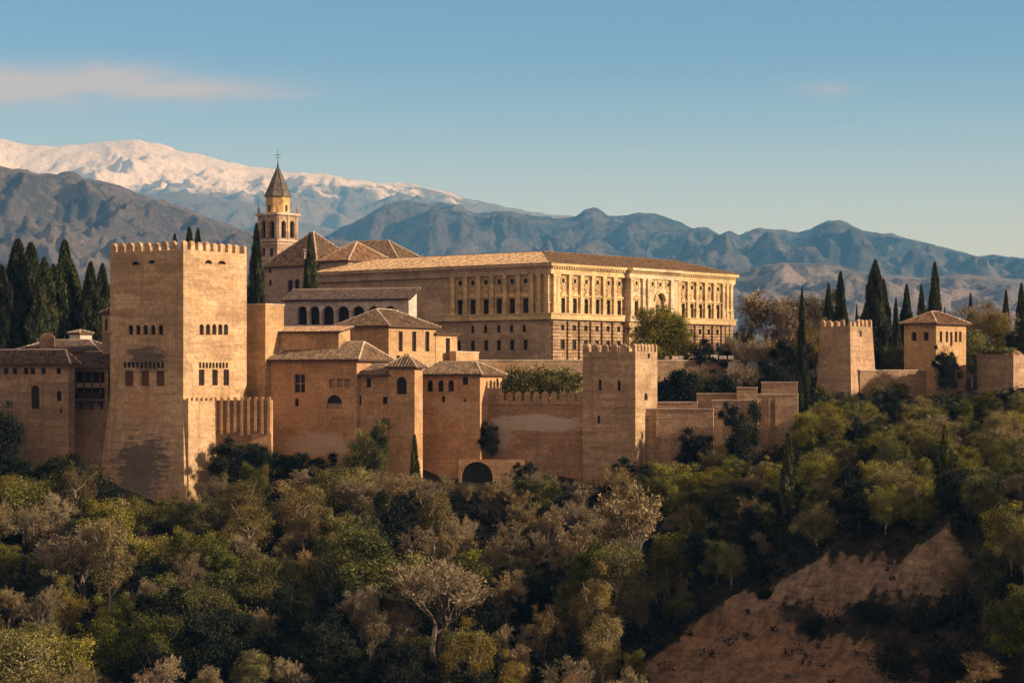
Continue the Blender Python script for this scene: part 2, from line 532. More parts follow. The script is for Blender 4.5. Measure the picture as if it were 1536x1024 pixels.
def window_part(root, pt, h, name='window', style='dark'):
    """dark glazed or shuttered opening set back in the wall, with frame bars"""
    o = outline(h)
    dp = h.get('depth', .4) - .02
    mb = MB()
    mb.poly([pt(a, z, dp) for a, z in o], o, 0)
    s0, s1, z0, z1 = h['s0'], h['s1'], h['z0'], h['z1']

    def bar(a0, a1, b0, b1):
        for q in ([(a0, b0), (a1, b0), (a1, b1), (a0, b1)],):
            mb.box8([pt(a0, b0, dp - .02), pt(a1, b0, dp - .02), pt(a1, b0, dp - .09), pt(a0, b0, dp - .09)],
                    [pt(a0, b1, dp - .02), pt(a1, b1, dp - .02), pt(a1, b1, dp - .09), pt(a0, b1, dp - .09)], 1)
    w = s1 - s0
    m2 = M['wood']
    if style in ('frame', 'cross', 'panes'):
        f = min(.12, w * .12)
        top = z1 - (w / 2 if h.get('arch') else 0)
        bar(s0, s0 + f, z0, top)
        bar(s1 - f, s1, z0, top)
        bar(s0 + f, s1 - f, z0, z0 + f)
        if not h.get('arch'):
            bar(s0 + f, s1 - f, z1 - f, z1)
    if style == 'cross':
        m2 = M['lattice']
        c = (s0 + s1) / 2
        bar(c - .09, c + .09, z0 + .1, z1 - .1)
        bar(s0 + .1, c - .09, (z0 + z1) / 2 - .09, (z0 + z1) / 2 + .09)
        bar(c + .09, s1 - .1, (z0 + z1) / 2 - .09, (z0 + z1) / 2 + .09)
    if style == 'bars':
        for k in range(1, 4):
            c = s0 + w * k / 4
            bar(c - .03, c + .03, z0, z1 - (w / 2 if h.get('arch') else 0))
    if style == 'relief':
        m2 = M['palacewall']
        bar(s0, s0 + w * .3, z0, z1 - w * .38)
        bar(s1 - w * .3, s1, z0, z1 - w * .38)
        bar(s0 + w * .3, s1 - w * .3, z1 - w * .75, z1 - w * .1)
    if style == 'shutter':
        m2 = M['shutter']
        bar(s0, s1, z0, z1)
    if style == 'lattice':
        m2 = M['lattice']
        bar(s0, s1, z0, z1 - (w * .5 if h.get('arch') else 0))
    return mb.build(name, [M['dark'], m2], root)


class Bld:
    """rectangular building or tower: near corner column c at distance d, turned by a; left and right faces seen"""
    def __init__(b, name, label, cat, c, d, a, l, r, top, bot, mat, group=None, flare=None, Lr=None, Ll=None):
        b.d, b.a = d, a
        u = Vector((math.cos(R(a)), math.sin(R(a))))
        v = Vector((-math.sin(R(a)), math.cos(R(a))))
        b.u, b.v = u, v
        b.N = Vector((X(c, d), d))
        b.fR, b.fL = Face(b.N, u, -v), Face(b.N, v, -u)
        b.Lr = Lr if Lr else b.fR.s(r)
        b.Ll = Ll if Ll else b.fL.s(l)
        b.z1, b.z0 = Z(top, d), Z(bot, d)
        b.mat, b.flare = mat, flare or (lambda z: 0.0)
        b.hR, b.hL = [], []
        ctr = b.N + u * b.Lr / 2 + v * b.Ll / 2
        b.root = thing(name, label, cat, (ctr.x, ctr.y, b.z0), group)

    def corners(b, z=None, over=0.0):
        e = over + (b.flare(z) if z is not None else 0)
        n, u, v = b.N, b.u, b.v
        return [n - u * e - v * e, n + u * (b.Lr + e) - v * e, n + u * (b.Lr + e) + v * (b.Ll + e), n - u * e + v * (b.Ll + e)]

    def pt(b, side):
        L = b.Lr if side == 'R' else b.Ll
        fc = b.fR if side == 'R' else b.fL

        def f(s, z, inset):
            c = b.corners(z)
            p, q = (c[0], c[1]) if side == 'R' else (c[0], c[3])
            w = p.lerp(q, s / L) - fc.n * inset
            return (w.x, w.y, z)
        return f

    def hole(b, side, x0, x1, y0, y1, arch=False, style='dark', name='window', depth=.4):
        fc = b.fR if side == 'R' else b.fL
        a = sorted((fc.s(x0), fc.s(x1)))
        xm = (x0 + x1) / 2
        h = dict(s0=a[0], s1=a[1], z0=fc.z(xm, y1), z1=fc.z(xm, y0), arch=arch, depth=depth, style=style, name=name)
        (b.hR if side == 'R' else b.hL).append(h)
        return h

    def build(b, cap=True, zc=(), wallname='wall'):
        mb = MB()
        panel(mb, b.pt('R'), 0, b.Lr, b.z0, b.z1, b.hR, zc)
        panel(mb, b.pt('L'), 0, b.Ll, b.z0, b.z1, b.hL, zc)
        zz = sorted({b.z0, b.z1, *zc})
        for i in range(len(zz) - 1):
            c0, c1 = b.corners(zz[i]), b.corners(zz[i + 1])
            for (p, q) in ((1, 2), (2, 3)):
                L = (c0[q] - c0[p]).length
                mb.poly([(*c0[p], zz[i]), (*c0[q], zz[i]), (*c1[q], zz[i + 1]), (*c1[p], zz[i + 1])], [(0, zz[i]), (L, zz[i]), (L, zz[i + 1]), (0, zz[i + 1])])
        if cap:
            mb.poly([(*p, b.z1) for p in b.corners(b.z1)])
        b.wall = mb.build(wallname, b.mat, b.root)
        for side, hs in (('R', b.hR), ('L', b.hL)):
            for h in hs:
                window_part(b.root, b.pt(side), h, h['name'], h['style'])
        return b

    def merlons(b, spacing=1.55, w=.95, h=1.25, th=.55, mat=None, rag=0.0, sides=('R', 'L', 'B', 'F')):
        c = b.corners(b.z1)
        edges = dict(R=(c[0], c[1]), B=(c[1], c[2]), F=(c[2], c[3]), L=(c[3], c[0]))
        for sd in sides:
            merlon_row(b.root, edges[sd][0], edges[sd][1], b.z1 - .01, spacing, w, h, th, mat or b.mat, rag, inset=1)


def merlon_row(root, p, q, z, spacing, w, h, th, mat, rag=0.0, inset=1, point=.26, every=None):
    p, q = Vector(p[:2]), Vector(q[:2])
    dr = (q - p).normalized()
    n = Vector((-dr.y, dr.x))
    L = (q - p).length
    cnt = max(1, int((L - w) / spacing) + 1)
    step = (L - w) / max(1, cnt - 1)
    off = .002 + .02
    for k in range(cnt):
        if k == cnt - 1:      # corner merlon belongs to the next side
            if every is None:
                continue
        hh = h * (1 - rag * random.random())
        s0, s1 = k * step, k * step + w
        b = [p + dr * s0 + n * off, p + dr * s1 + n * off, p + dr * s1 + n * th, p + dr * s0 + n * th]
        mb = MB()
        bz = [(v.x, v.y, z) for v in b]
        tz = [(v.x, v.y, z + hh - point) for v in b]
        mb.box8(bz, tz)
        m = (b[0] + b[2]) / 2
        tp = [m.lerp(v, .25) for v in b]
        tt = [(v.x, v.y, z + hh) for v in tp]
        for i in range(4):
            j = (i + 1) % 4
            mb.poly([tz[i], tz[j], tt[j], tt[i]])
        mb.poly(tt)
        mb.build('merlon', mat, root)


def roof_poly(mb, pts, sp=.54, rib=True):
    """one roof slope, pts[0]-pts[1] the eave; adds cover-tile ribs running up the slope"""
    P = [Vector(p) for p in pts]
    e = (P[1] - P[0]).normalized()
    nr = None
    for k in range(2, len(P)):
        nr = e.cross(P[k] - P[0])
        if nr.length > 1e-6:
            break
    nr.normalize()
    if nr.z < 0:
        nr = -nr
    t = nr.cross(e)
    if t.z < 0:
        t = -t
    q = [((p - P[0]).dot(e), (p - P[0]).dot(t)) for p in P]
    mb.poly(pts, q, 0)
    if not rib:
        return
    u0, u1 = min(a for a, _ in q), max(a for a, _ in q)
    k = u0 + sp / 2
    while k < u1:
        vs = []
        for i in range(len(q)):
            (a0, b0), (a1, b1) = q[i], q[(i + 1) % len(q)]
            if (a0 - k) * (a1 - k) <= 0 and abs(a1 - a0) > 1e-9:
                f = (k - a0) / (a1 - a0)
                if 0 <= f <= 1:
                    vs.append(b0 + f * (b1 - b0))
        if len(vs) >= 2 and max(vs) - min(vs) > .15:
            a, b = min(vs), max(vs)

            def w(du, v, hh): return P[0] + e * (k + du) + t * v + nr * hh
            A = [w(-.15, a, .004), w(0, a, .17), w(.15, a, .004)]
            B = [w(-.15, b, .004), w(0, b, .17), w(.15, b, .004)]
            mb.poly([A[0], A[1], B[1], B[0]], [(k - .1, a), (k, a), (k, b), (k - .1, b)], 0)
            mb.poly([A[1], A[2], B[2], B[1]], [(k, a), (k + .1, a), (k + .1, b), (k, b)], 0)
            mb.poly(A, [(k, a)] * 3, 0)
        k += sp


def caps(mb, a, b, r=.17, mi=1):
    mb.tube(a, b, r, r, 6, mi)


def roof_part(root, corners, ze, A, B, axis, mat, thick=.28, sp=.54, rib=True, name='roof', capmat=None):
    """hipped roof over four corners (near, right, back, left); ridge A-B along axis 'u' or 'v'"""
    n, r, b, l = [(p[0], p[1], ze) for p in corners]
    mb = MB()
    if axis == 'u':
        sl = [[l, n, A], [n, r, B, A], [r, b, B], [b, l, A, B]]
        hp = [(n, A), (l, A), (r, B), (b, B)]
    else:
        sl = [[n, r, A], [l, n, A, B], [r, b, B, A], [b, l, B]]
        hp = [(n, A), (r, A), (l, B), (b, B)]
    for s in sl:
        s2 = [s[0]] + [p for i, p in enumerate(s[1:]) if (Vector(p) - Vector(s[i])).length > 1e-4]
        roof_poly(mb, s2, sp, rib)
    for (p, q) in hp + ([(A, B)] if (Vector(A) - Vector(B)).length > .1 else []):
        caps(mb, p, q)
    lo = [(p[0], p[1], ze - thick) for p in (n, r, b, l)]
    up = [(p[0], p[1], ze - .003) for p in (n, r, b, l)]
    for i in range(4):
        j = (i + 1) % 4
        mb.poly([lo[i], lo[j], up[j], up[i]], None, 2)
    mb.poly(lo[::-1], None, 2)
    return mb.build(name, [mat, capmat or M['coping'], M['wood']], root)


def hip(bl, axis, rise, over=.55, mat=None, insA=None, insB=None, ze=None, **kw):
    c = bl.corners(None, over)
    ze = bl.z1 + .1 if ze is None else ze
    Lr, Ll = bl.Lr + 2 * over, bl.Ll + 2 * over
    n = c[0]
    if axis == 'u':
        w = Ll / 2
        ia, ib = (w if insA is None else insA), (w if insB is None else insB)
        A = n + bl.v * w + bl.u * min(ia, Lr / 2)
        B = n + bl.v * w + bl.u * (Lr - min(ib, Lr / 2))
    else:
        w = Lr / 2
        ia, ib = (w if insA is None else insA), (w if insB is None else insB)
        A = n + bl.u * w + bl.v * min(ia, Ll / 2)
        B = n + bl.u * w + bl.v * (Ll - min(ib, Ll / 2))
    return roof_part(bl.root, c, ze, (*A, ze + rise), (*B, ze + rise), axis, mat or M['tile'], **kw)


def shed(bl, rise, side='L', over=.5, mat=None, thick=.25, rib=True, capmat=None, gable=True):
    """lean-to roof: low eave over one seen face, rising to the opposite one"""
    c = [(*p, bl.z1 + .1) for p in bl.corners(None, over)]
    n, r, b, l = c
    if side == 'L':
        e0, e1, t1, t0 = l, n, (r[0], r[1], r[2] + rise), (b[0], b[1], b[2] + rise)
    else:
        e0, e1, t1, t0 = n, r, (b[0], b[1], b[2] + rise), (l[0], l[1], l[2] + rise)
    mb = MB()
    roof_poly(mb, [e0, e1, t1, t0], rib=rib)
    caps(mb, t0, t1)
    dn = lambda p: (p[0], p[1], p[2] - thick)
    q = [e0, e1, t1, t0]
    for i in range(4):
        j = (i + 1) % 4
        a, d = q[i], q[j]
        mb.poly([dn(a), dn(d), (d[0], d[1], d[2] - .004), (a[0], a[1], a[2] - .004)], None, 2)
    mb.poly([dn(p) for p in q][::-1], None, 2)
    mb.build('roof', [mat or M['tile'], capmat or M['coping'], M['wood']], bl.root)
    if gable:
        k = [(*p, bl.z1) for p in bl.corners()]
        n, r, b, l = k
        g = MB()
        if side == 'L':
            up = rise * bl.Lr / (bl.Lr + 2 * over)
            g.poly([n, r, (r[0], r[1], bl.z1 + up)])
            g.poly([l, b, (b[0], b[1], bl.z1 + up)])
            g.poly([r, b, (b[0], b[1], bl.z1 + up), (r[0], r[1], bl.z1 + up)])
        else:
            up = rise * bl.Ll / (bl.Ll + 2 * over)
            g.poly([n, l, (l[0], l[1], bl.z1 + up)])
            g.poly([r, b, (b[0], b[1], bl.z1 + up)])
            g.poly([l, b, (b[0], b[1], bl.z1 + up), (l[0], l[1], bl.z1 + up)])
        g.build('gable', bl.mat, bl.root)


# ---------------------------------------------------------------- ground
FARP = [(480, 4), (600, 8), (1000, 15), (3000, 30), (6000, 60), (60000, 60)]
NEARP = [(-400, -4), (0, -1.8), (5, -2.0), (14, -9), (60, -36), (130, -60), (200, -62)]
GEN = NEARP + [(262, -50), (300, -38), (330, -29), (350, -21.5), (362, -17), (372, -12.8), (386, -12), (415, 1.5), (440, 3)] + FARP
COLS = [
    (-6000, GEN), (880, GEN),
    (1000, NEARP + [(262, -50), (283, -43.5), (298, -37.5), (305, -34.2), (312, -31.5), (330, -27), (350, -20.5), (372, -12.5), (386, -10), (415, 1.5), (440, 3)] + FARP),
    (1100, NEARP + [(262, -51), (283, -43.5), (297, -32.5), (300.5, -31.2), (304, -27.8), (320, -23.5), (350, -16.5), (375, -11), (415, 0.5), (440, 2.5)] + FARP),
    (1250, NEARP + [(262, -50), (276, -43), (288, -32), (292.3, -30.6), (296.6, -21.8), (302, -20.6), (345, -12), (385, -5), (415, 0), (440, 2)] + FARP),
    (1430, NEARP + [(255, -50), (268, -41), (278, -30), (284, -28.3), (289.5, -17.4), (295, -16.6), (345, -10.5), (385, -4), (410, -1), (440, 2)] + FARP),
    (1600, NEARP + [(240, -48), (262, -34), (276, -23), (288, -16.5), (330, -12), (345, -9), (385, -2), (410, 0), (440, 3)] + FARP),
    (1900, NEARP + [(235, -46), (262, -32), (280, -20), (300, -15), (345, -9), (385, -2), (440, 4)] + FARP),
    (8000, NEARP + [(235, -46), (262, -32), (280, -20), (300, -15), (345, -9), (385, -2), (440, 4)] + FARP),
]
CPX = np.array([c[0] for c in COLS], float)


def ground(x, y):
    x, y = np.atleast_1d(np.asarray(x, float)), np.atleast_1d(np.asarray(y, float))
    px = CX + F * x / np.maximum(y, 120)
    Zs = np.stack([np.interp(y, [p[0] for p in c[1]], [p[1] for p in c[1]]) for c in COLS])
    idx = np.clip(np.searchsorted(CPX, px) - 1, 0, len(CPX) - 2)
    f = np.clip((px - CPX[idx]) / (CPX[idx + 1] - CPX[idx]), 0, 1)
    ar = np.arange(len(px))
    z = Zs[idx, ar] * (1 - f) + Zs[idx + 1, ar] * f
    cl = np.clip(1 - np.abs(y - 291) / 26, 0, 1) ** .5 * np.clip((px - 940) / 80, 0, 1) * np.clip((1500 - px) / 60, 0, 1)
    for i in np.nonzero(cl > 0)[0]:       # gullies and broken ledges on the bare earth
        a, b_ = float(x[i]), float(y[i])
        gly = mnoise.ridged_multi_fractal(Vector((a * .16, b_ * .05, 1.7)), .9, 2.1, 5, 1.0, 2.0) - 1.0
        z[i] += cl[i] * (1.25 * gly + .8 * mnoise.fractal(Vector((a * .35, b_ * .35, 4.2)), .9, 2.1, 5))
    near = np.clip((y - 40) / 60, 0, 1) * np.clip((900 - y) / 300, 0, 1)
    z = z + near * (.55 * np.sin(x * .23 + 1.3 * np.sin(y * .11)) * np.cos(y * .19 + x * .07) + .28 * np.sin(x * .61 + y * .43) * np.sin(y * .77 - x * .3))
    return z


def gz(x, y): return float(ground(x, y)[0])


def grid_mesh(name, V, nr, nc, mat, smooth=True):
    me = bpy.data.meshes.new(name)
    i = np.arange(nr * nc).reshape(nr, nc)
    q = np.stack([i[:-1, :-1], i[:-1, 1:], i[1:, 1:], i[1:, :-1]], -1).reshape(-1, 4)
    me.from_pydata(V.reshape(-1, 3).tolist(), [], q.tolist())
    me.materials.append(mat)
    me.polygons.foreach_set('use_smooth', [smooth] * len(me.polygons))
    me.update()
    o = bpy.data.objects.new(name, me)
    COL.objects.link(o)
    return o


gm, t, b = new_mat('hillside_soil')
g = t.nodes.new('ShaderNodeNewGeometry')
P = g.outputs['Position']
sp = t.nodes.new('ShaderNodeSeparateXYZ')
t.links.new(g.outputs['Normal'], sp.inputs[0])
spp = t.nodes.new('ShaderNodeSeparateXYZ')
t.links.new(P, spp.inputs[0])
sp_z = spp.outputs[2]
steep = ramp(t, math_node(t, 'ADD', sp.outputs[2], math_node(t, 'MULTIPLY', noise_tex(t, P, .25, 6, .7), .30)), 0.97, 0.84)
soil = mixc(t, ramp(t, noise_tex(t, P, .35, 7, .7), .4, .62), (.030, .028, .014), (.075, .058, .032))
earth = mixc(t, ramp(t, math_node(t, 'ADD', noise_tex(t, P, .07, 5, .6), math_node(t, 'MULTIPLY', math_node(t, 'ADD', sp_z, 29.5), -.06)), .42, .58), (.60, .45, .29), (.50, .31, .17))
strat = ramp(t, noise_tex(t, P, 1.0, 6, .7, (.22, .22, 1.6)), .35, .7)
earth = mixc(t, math_node(t, 'MULTIPLY', strat, .75), earth, (.17, .11, .07))
gul = ramp(t, noise_tex(t, P, 1.0, 6, .7, (.75, .75, .09)), .47, .66)
earth = mixc(t, math_node(t, 'MULTIPLY', gul, .75), earth, (.10, .08, .045))
ba = t.nodes.new('ShaderNodeAttribute'); ba.attribute_name = 'bare'
bare = ramp(t, math_node(t, 'ADD', ba.outputs['Fac'], math_node(t, 'MULTIPLY', math_node(t, 'SUBTRACT', noise_tex(t, P, .7, 8, .8), .5), 2.4)), .30, .60)
pb = ramp(t, noise_tex(t, P, 2.2, 7, .8), .35, .65)
earth = mixc(t, 1.0, earth, mixc(t, pb, (.55, .53, .50), (1.4, 1.38, 1.34)), 'MULTIPLY')
scr = ramp(t, noise_tex(t, P, .55, 9, .8), .52, .57)
earth = mixc(t, math_node(t, 'MULTIPLY', scr, .6), earth, (.085, .07, .035))
t.links.new(mixc(t, bare, soil, earth), b.inputs['Base Color'])
bp = N(t, 'ShaderNodeBump', Strength=1.0, Distance=1.3)
t.links.new(math_node(t, 'ADD', noise_tex(t, P, .7, 8, .7), math_node(t, 'MULTIPLY', strat, .5)), bp.inputs['Height'])
t.links.new(bp.outputs[0], b.inputs['Normal'])

ks = np.concatenate([np.linspace(-2.5, -.34, 14), np.linspace(-.32, .32, 520), np.linspace(.34, 2.5, 14)])
ds = np.concatenate([np.linspace(-400, -20, 6), np.linspace(0, 250, 60), np.linspace(251, 445, 420), np.linspace(450, 620, 20), np.geomspace(660, 60000, 26)])
K, D = np.meshgrid(ks, ds)
XX = K * np.maximum(D, 120)
ZZ = ground(XX.ravel(), D.ravel()).reshape(XX.shape)
def bare_mask(x, d):
    px = CX + F * x / np.maximum(d, 120)
    edge = np.interp(px, [930, 960, 1000, 1100, 1250, 1430, 1475], [294, 300.5, 305.5, 304.6, 297.4, 290.2, 286])
    wob = 1.1 * np.sin(x * .43 + 2 * np.sin(d * .5)) + .8 * np.sin(x * 1.37 + d * .7) + .6 * np.sin(x * 3.1 - d * 1.9)
    side = np.clip((px - 925) / 45, 0, 1) * np.clip((1475 + 9 * np.sin(d * .9) + 5 * np.sin(d * 2.3) - px) / 55, 0, 1)
    ledge = np.interp(px, [930, 1100, 1180, 1300, 1430, 1475], [285, 299.5, 295, 287.5, 281, 279])   # scrub on the ledge between the two slopes
    scrub = np.clip(1.6 - np.abs(d - ledge + .4 * wob) / np.interp(px, [1080, 1180, 1300, 1440], [.2, 1.2, 2.6, 4.5]), 0, 1) * np.clip((px - 1130) / 60, 0, 1)
    right = np.clip((px - 1330) / 70, 0, 1) * np.clip((284 - d) / 3, 0, 1)
    return np.clip((edge + .5 * wob - d) / 1.8, 0, 1) * side * (1 - .85 * np.maximum(scrub, right))


go = grid_mesh('ground', np.stack([XX, D, ZZ], -1), len(ds), len(ks), gm)
at = go.data.attributes.new('bare', 'FLOAT', 'POINT')
at.data.foreach_set('value', bare_mask(XX.ravel(), D.ravel()).astype(np.float32))
tag(go, 'wooded hillside with bare earth cliffs below the palace walls', 'ground', kind='structure')


# ---------------------------------------------------------------- mountains
def mountain(name, label, prof, d_r, depth_front, depth_back, base_z, amp, mat, seed, px0, px1, ncol, nrow, freq, sharp=1.0):
    ncol, nrow = int(ncol * 1.7), int(nrow * 1.6)
    pxs = np.linspace(px0, px1, ncol)
    py = np.interp(pxs, [p[0] for p in prof], [p[1] for p in prof])
    rows = np.concatenate([np.linspace(0, 1, nrow), 1 + np.linspace(.08, 1, 10)])
    V = np.zeros((len(rows), ncol, 3))
    for j, rr in enumerate(rows):
        for i in range(ncol):
            k = (pxs[i] - CX) / F
            if rr <= 1:
                d = d_r - depth_front * (1 - rr)
            else:
                d = d_r + depth_back * (rr - 1)
            x = k * d
            zr = (HY - py[i]) / F * d_r
            nz = mnoise.fractal(Vector((x * freq, d * freq, seed)), 1.0, 2.1, 6)
            rg = mnoise.ridged_multi_fractal(Vector((x * freq * 1.3 + 7, d * freq * .8, seed + 3)), .9, 2.1, 6, 1.0, 2.0) - 1.0
            if rr <= 1:
                f = rr ** 1.15
                w = math.sin(math.pi * min(1, rr ** .9)) ** .8 if rr < 1 else 0
                z = base_z + (zr - base_z) * f + amp * w * (.5 * nz + .55 * rg)
                # keep the front slopes under the skyline seen from the town
                lim = zr * d / d_r * .985
                z = min(z, lim) if rr < .97 else z
                hf = mnoise.ridged_multi_fractal(Vector((x * freq * 5, d * freq * 3.2, seed + 9)), .8, 2.2, 5, 1.0, 2.0) - 1.0
                z = min(z + amp * hf * .12 * min(1.0, (1 - rr) * 7), zr * d / d_r * .992) if rr < .985 else z + amp * hf * .045
            else:
                q = rr - 1
                z = zr * (1 - q) + base_z * q - amp * .3 * q
            V[j, i] = (x, d, z)
    o = grid_mesh(name, V, len(rows), ncol, mat)
    return tag(o, label, 'mountain', kind='structure')


def rock_mat(name, lo, hi, scale, snow=None, veg=None):
    m, t, b = new_mat(name)
    g = t.nodes.new('ShaderNodeNewGeometry')
    P = g.outputs['Position']
    col = mixc(t, ramp(t, noise_tex(t, P, scale, 8, .7), .38, .62), lo, hi)
    if veg:
        col = mixc(t, ramp(t, noise_tex(t, P, scale * 3.1, 8, .75), .48, .56), col, veg)
    if snow:
        s = t.nodes.new('ShaderNodeSeparateXYZ')
        t.links.new(P, s.inputs[0])
        nn = noise_tex(t, P, scale * 2.0, 9, .72, (1, 1, 2.5))
        n2 = noise_tex(t, P, scale * .5, 3, .5)
        sn = t.nodes.new('ShaderNodeSeparateXYZ')
        t.links.new(g.outputs['Normal'], sn.inputs[0])
        hgt = math_node(t, 'ADD', s.outputs[2], math_node(t, 'MULTIPLY', math_node(t, 'SUBTRACT', nn, .5), 1500.0))
        hgt = math_node(t, 'ADD', hgt, math_node(t, 'MULTIPLY', math_node(t, 'SUBTRACT', n2, .5), 500.0))
        hgt = math_node(t, 'ADD', hgt, math_node(t, 'MULTIPLY', s.outputs[0], snow[2]))
        f = ramp(t, hgt, snow[0], snow[1])
        col = mixc(t, f, col, (.73, .73, .76))
    t.links.new(col, b.inputs['Base Color'])
    bp = N(t, 'ShaderNodeBump', Strength=1.0, Distance=130.0)
    t.links.new(noise_tex(t, P, scale * 4.0, 8, .75), bp.inputs['Height'])
    t.links.new(bp.outputs[0], b.inputs['Normal'])
    return m


SNOWP = [(-400, 190), (-150, 200), (0, 208), (40, 218), (80, 219), (130, 217), (175, 213), (200, 209), (215, 211), (280, 228), (330, 240), (370, 250), (420, 258), (470, 262),
         (490, 262), (530, 270), (565, 277), (600, 274), (650, 283), (700, 297), (760, 313), (810, 319), (855, 326), (900, 340), (1000, 380), (1200, 420)]
MIDP = [(-100, 330), (150, 310), (230, 291), (270, 289), (300, 293), (350, 300), (400, 312), (460, 335), (520, 350), (700, 400)]
LEFTP = [(-500, 190), (-150, 225), (0, 248), (30, 255), (60, 262), (85, 263), (98, 259), (108, 259), (122, 266), (160, 275), (200, 287), (250, 304), (290, 320), (330, 336), (380, 348), (430, 356),
         (500, 362), (600, 380), (800, 440)]
BLUEP = [(380, 420), (440, 372), (490, 352), (530, 336), (560, 316), (580, 309), (600, 305), (615, 302), (635, 306), (655, 307), (680, 306), (694, 308), (700, 318), (720, 323), (750, 318), (770, 318), (785, 326),
         (830, 330), (862, 326), (876, 317), (888, 314), (898, 316), (910, 324), (930, 327), (958, 321), (975, 322), (1000, 330), (1040, 343), (1060, 345), (1080, 353), (1092, 346), (1098, 347), (1108, 354),
         (1140, 345), (1160, 347), (1195, 349), (1215, 346), (1240, 333), (1258, 329), (1272, 334), (1295, 347), (1340, 353), (1370, 362), (1400, 367), (1440, 380), (1460, 384), (1490, 380),
         (1536, 388), (1700, 400), (2100, 420)]
LOWP = [(700, 470), (760, 440), (820, 410), (880, 398), (940, 392), (1000, 398), (1060, 410), (1120, 404), (1180, 392), (1240, 396), (1300, 410), (1380, 418), (1450, 412), (1536, 420), (1700, 415), (2100, 430)]
mountain('snowy_mountains', 'high snow covered range rising behind the bell tower', SNOWP, 24000, 7000, 5000, 500, 620,
         rock_mat('snowy_rock', (.15, .14, .14), (.25, .22, .20), .0011, snow=(1930, 2110, -.075)), 3.1, -500, 1250, 330, 110, .00042)
mountain('bare_mountain', 'grey bare foothill in front of the left snowfields', MIDP, 17500, 3500, 2500, 500, 300,
         rock_mat('grey_scree', (.15, .14, .13), (.21, .19, .17), .0012), 8.3, -100, 700, 140, 50, .0007)
mountain('rocky_mountains', 'blue rocky range stretching right behind the palace roof', BLUEP, 13500, 4500, 3000, 250, 420,
         rock_mat('blue_rock', (.080, .085, .080), (.21, .19, .165), .0018, veg=(.060, .068, .060)), 5.7, 300, 2100, 380, 100, .0008)
mountain('low_hills', 'low pale scarred hills under the rocky range', LOWP, 8500, 3000, 2000, 80, 170,
         rock_mat('scarred_hill', (.20, .185, .165), (.42, .36, .29), .002, veg=(.15, .15, .125)), 2.2, 650, 2100, 260, 70, .0012)
mountain('foothills', 'dark wooded foothill descending from the left edge', LEFTP, 7800, 3200, 2500, 60, 260,
         rock_mat('scrub_hill', (.17, .155, .13), (.34, .285, .22), .0030, veg=(.13, .128, .10)), 6.4, -520, 820, 260, 80, .0013)

# ---------------------------------------------------------------- great square tower
def flareC(z):
    t0 = Z(592, DC)
    return max(0.0, (t0 - z)) * .085


comares = Bld('fortress_tower', 'huge square tan tower with battlements and two rows of small windows', 'tower', 275, DC, 57, 165, 370, 374, 790, M['tower'], flare=flareC)
for x in (196, 207, 218, 229.5, 241):
    comares.hole('L', x - 3.6, x + 3.6, 487, 502, True)
for x in (302.5, 312, 321.5, 330.5, 339):
    comares.hole('R', x - 3.2, x + 3.2, 486, 502, True)
for x in (193.5, 217.5, 240.5):
    comares.hole('L', x - 6.2, x + 6.2, 556, 579, False, 'shutter')
for x in (302.5, 322.5, 339.5):
    comares.hole('R', x - 4.2, x + 4.2, 554, 578, False, 'bars')
for i in range(10):
    comares.hole('L', 185 + i * 6.3, 189.2 + i * 6.3, 542.5, 551.5, True, depth=.25, name='vent')
for i in range(9):
    comares.hole('R', 298.6 + i * 5.0, 302.0 + i * 5.0, 543, 552, True, depth=.25, name='vent')
for (sd, x, y, w) in (('L', 203, 395, 6), ('L', 227, 393, 5), ('R', 313, 393, 5.5), ('R', 333, 394, 6)):
    comares.hole(sd, x - w, x + w, y - 3, y + 2.5, True, name='embrasure')
comares.build(zc=[Z(592, DC)])
comares.merlons(1.62, 1.0, 1.5, .6, None, .14)

# pier against the tower's right face and the ribbed wall running on from it
cv_ = comares
n0 = cv_.N + (-cv_.v) * 1.0
sp_ = thing('wall_pier', 'tall sunlit pier clinging to the foot of the great tower', 'pier', (n0.x + 2, n0.y + 3, Z(790, DC)))
pf = Face(n0, cv_.u, -cv_.v)
mb = MB()
zt, zb = Z(601, 358), Z(790, 358)
L = pf.s(322)
fl = lambda z: max(0, zt - z) * .03
pt = lambda s, z, i: pf.p(s - (fl(z) if s < .1 else 0), z, fl(z) - i)
panel(mb, pt, 0, L, zb, zt, [])
mb.poly([pf.p(0 - fl(zb), zb, fl(zb)), pf.p(0, zt, 0), pf.p(0, zt, -1.3), pf.p(0 - fl(zb), zb, -1.3)])
mb.poly([pf.p(L, zb, fl(zb)), pf.p(L, zt, 0), pf.p(L, zt, -1.3), pf.p(L, zb, -1.3)])
mb.poly([pf.p(0, zt, 0), pf.p(L, zt, 0), pf.p(L, zt, -1.3), pf.p(0, zt, -1.3)])
mb.build('wall', M['tower'], sp_)
a, bq = pf.p(0, zt, 0), pf.p(L, zt, 0)
merlon_row(sp_, a, bq, zt - .01, 1.1, .6, .6, .5, M['tower'], .2, point=.2, every=1)


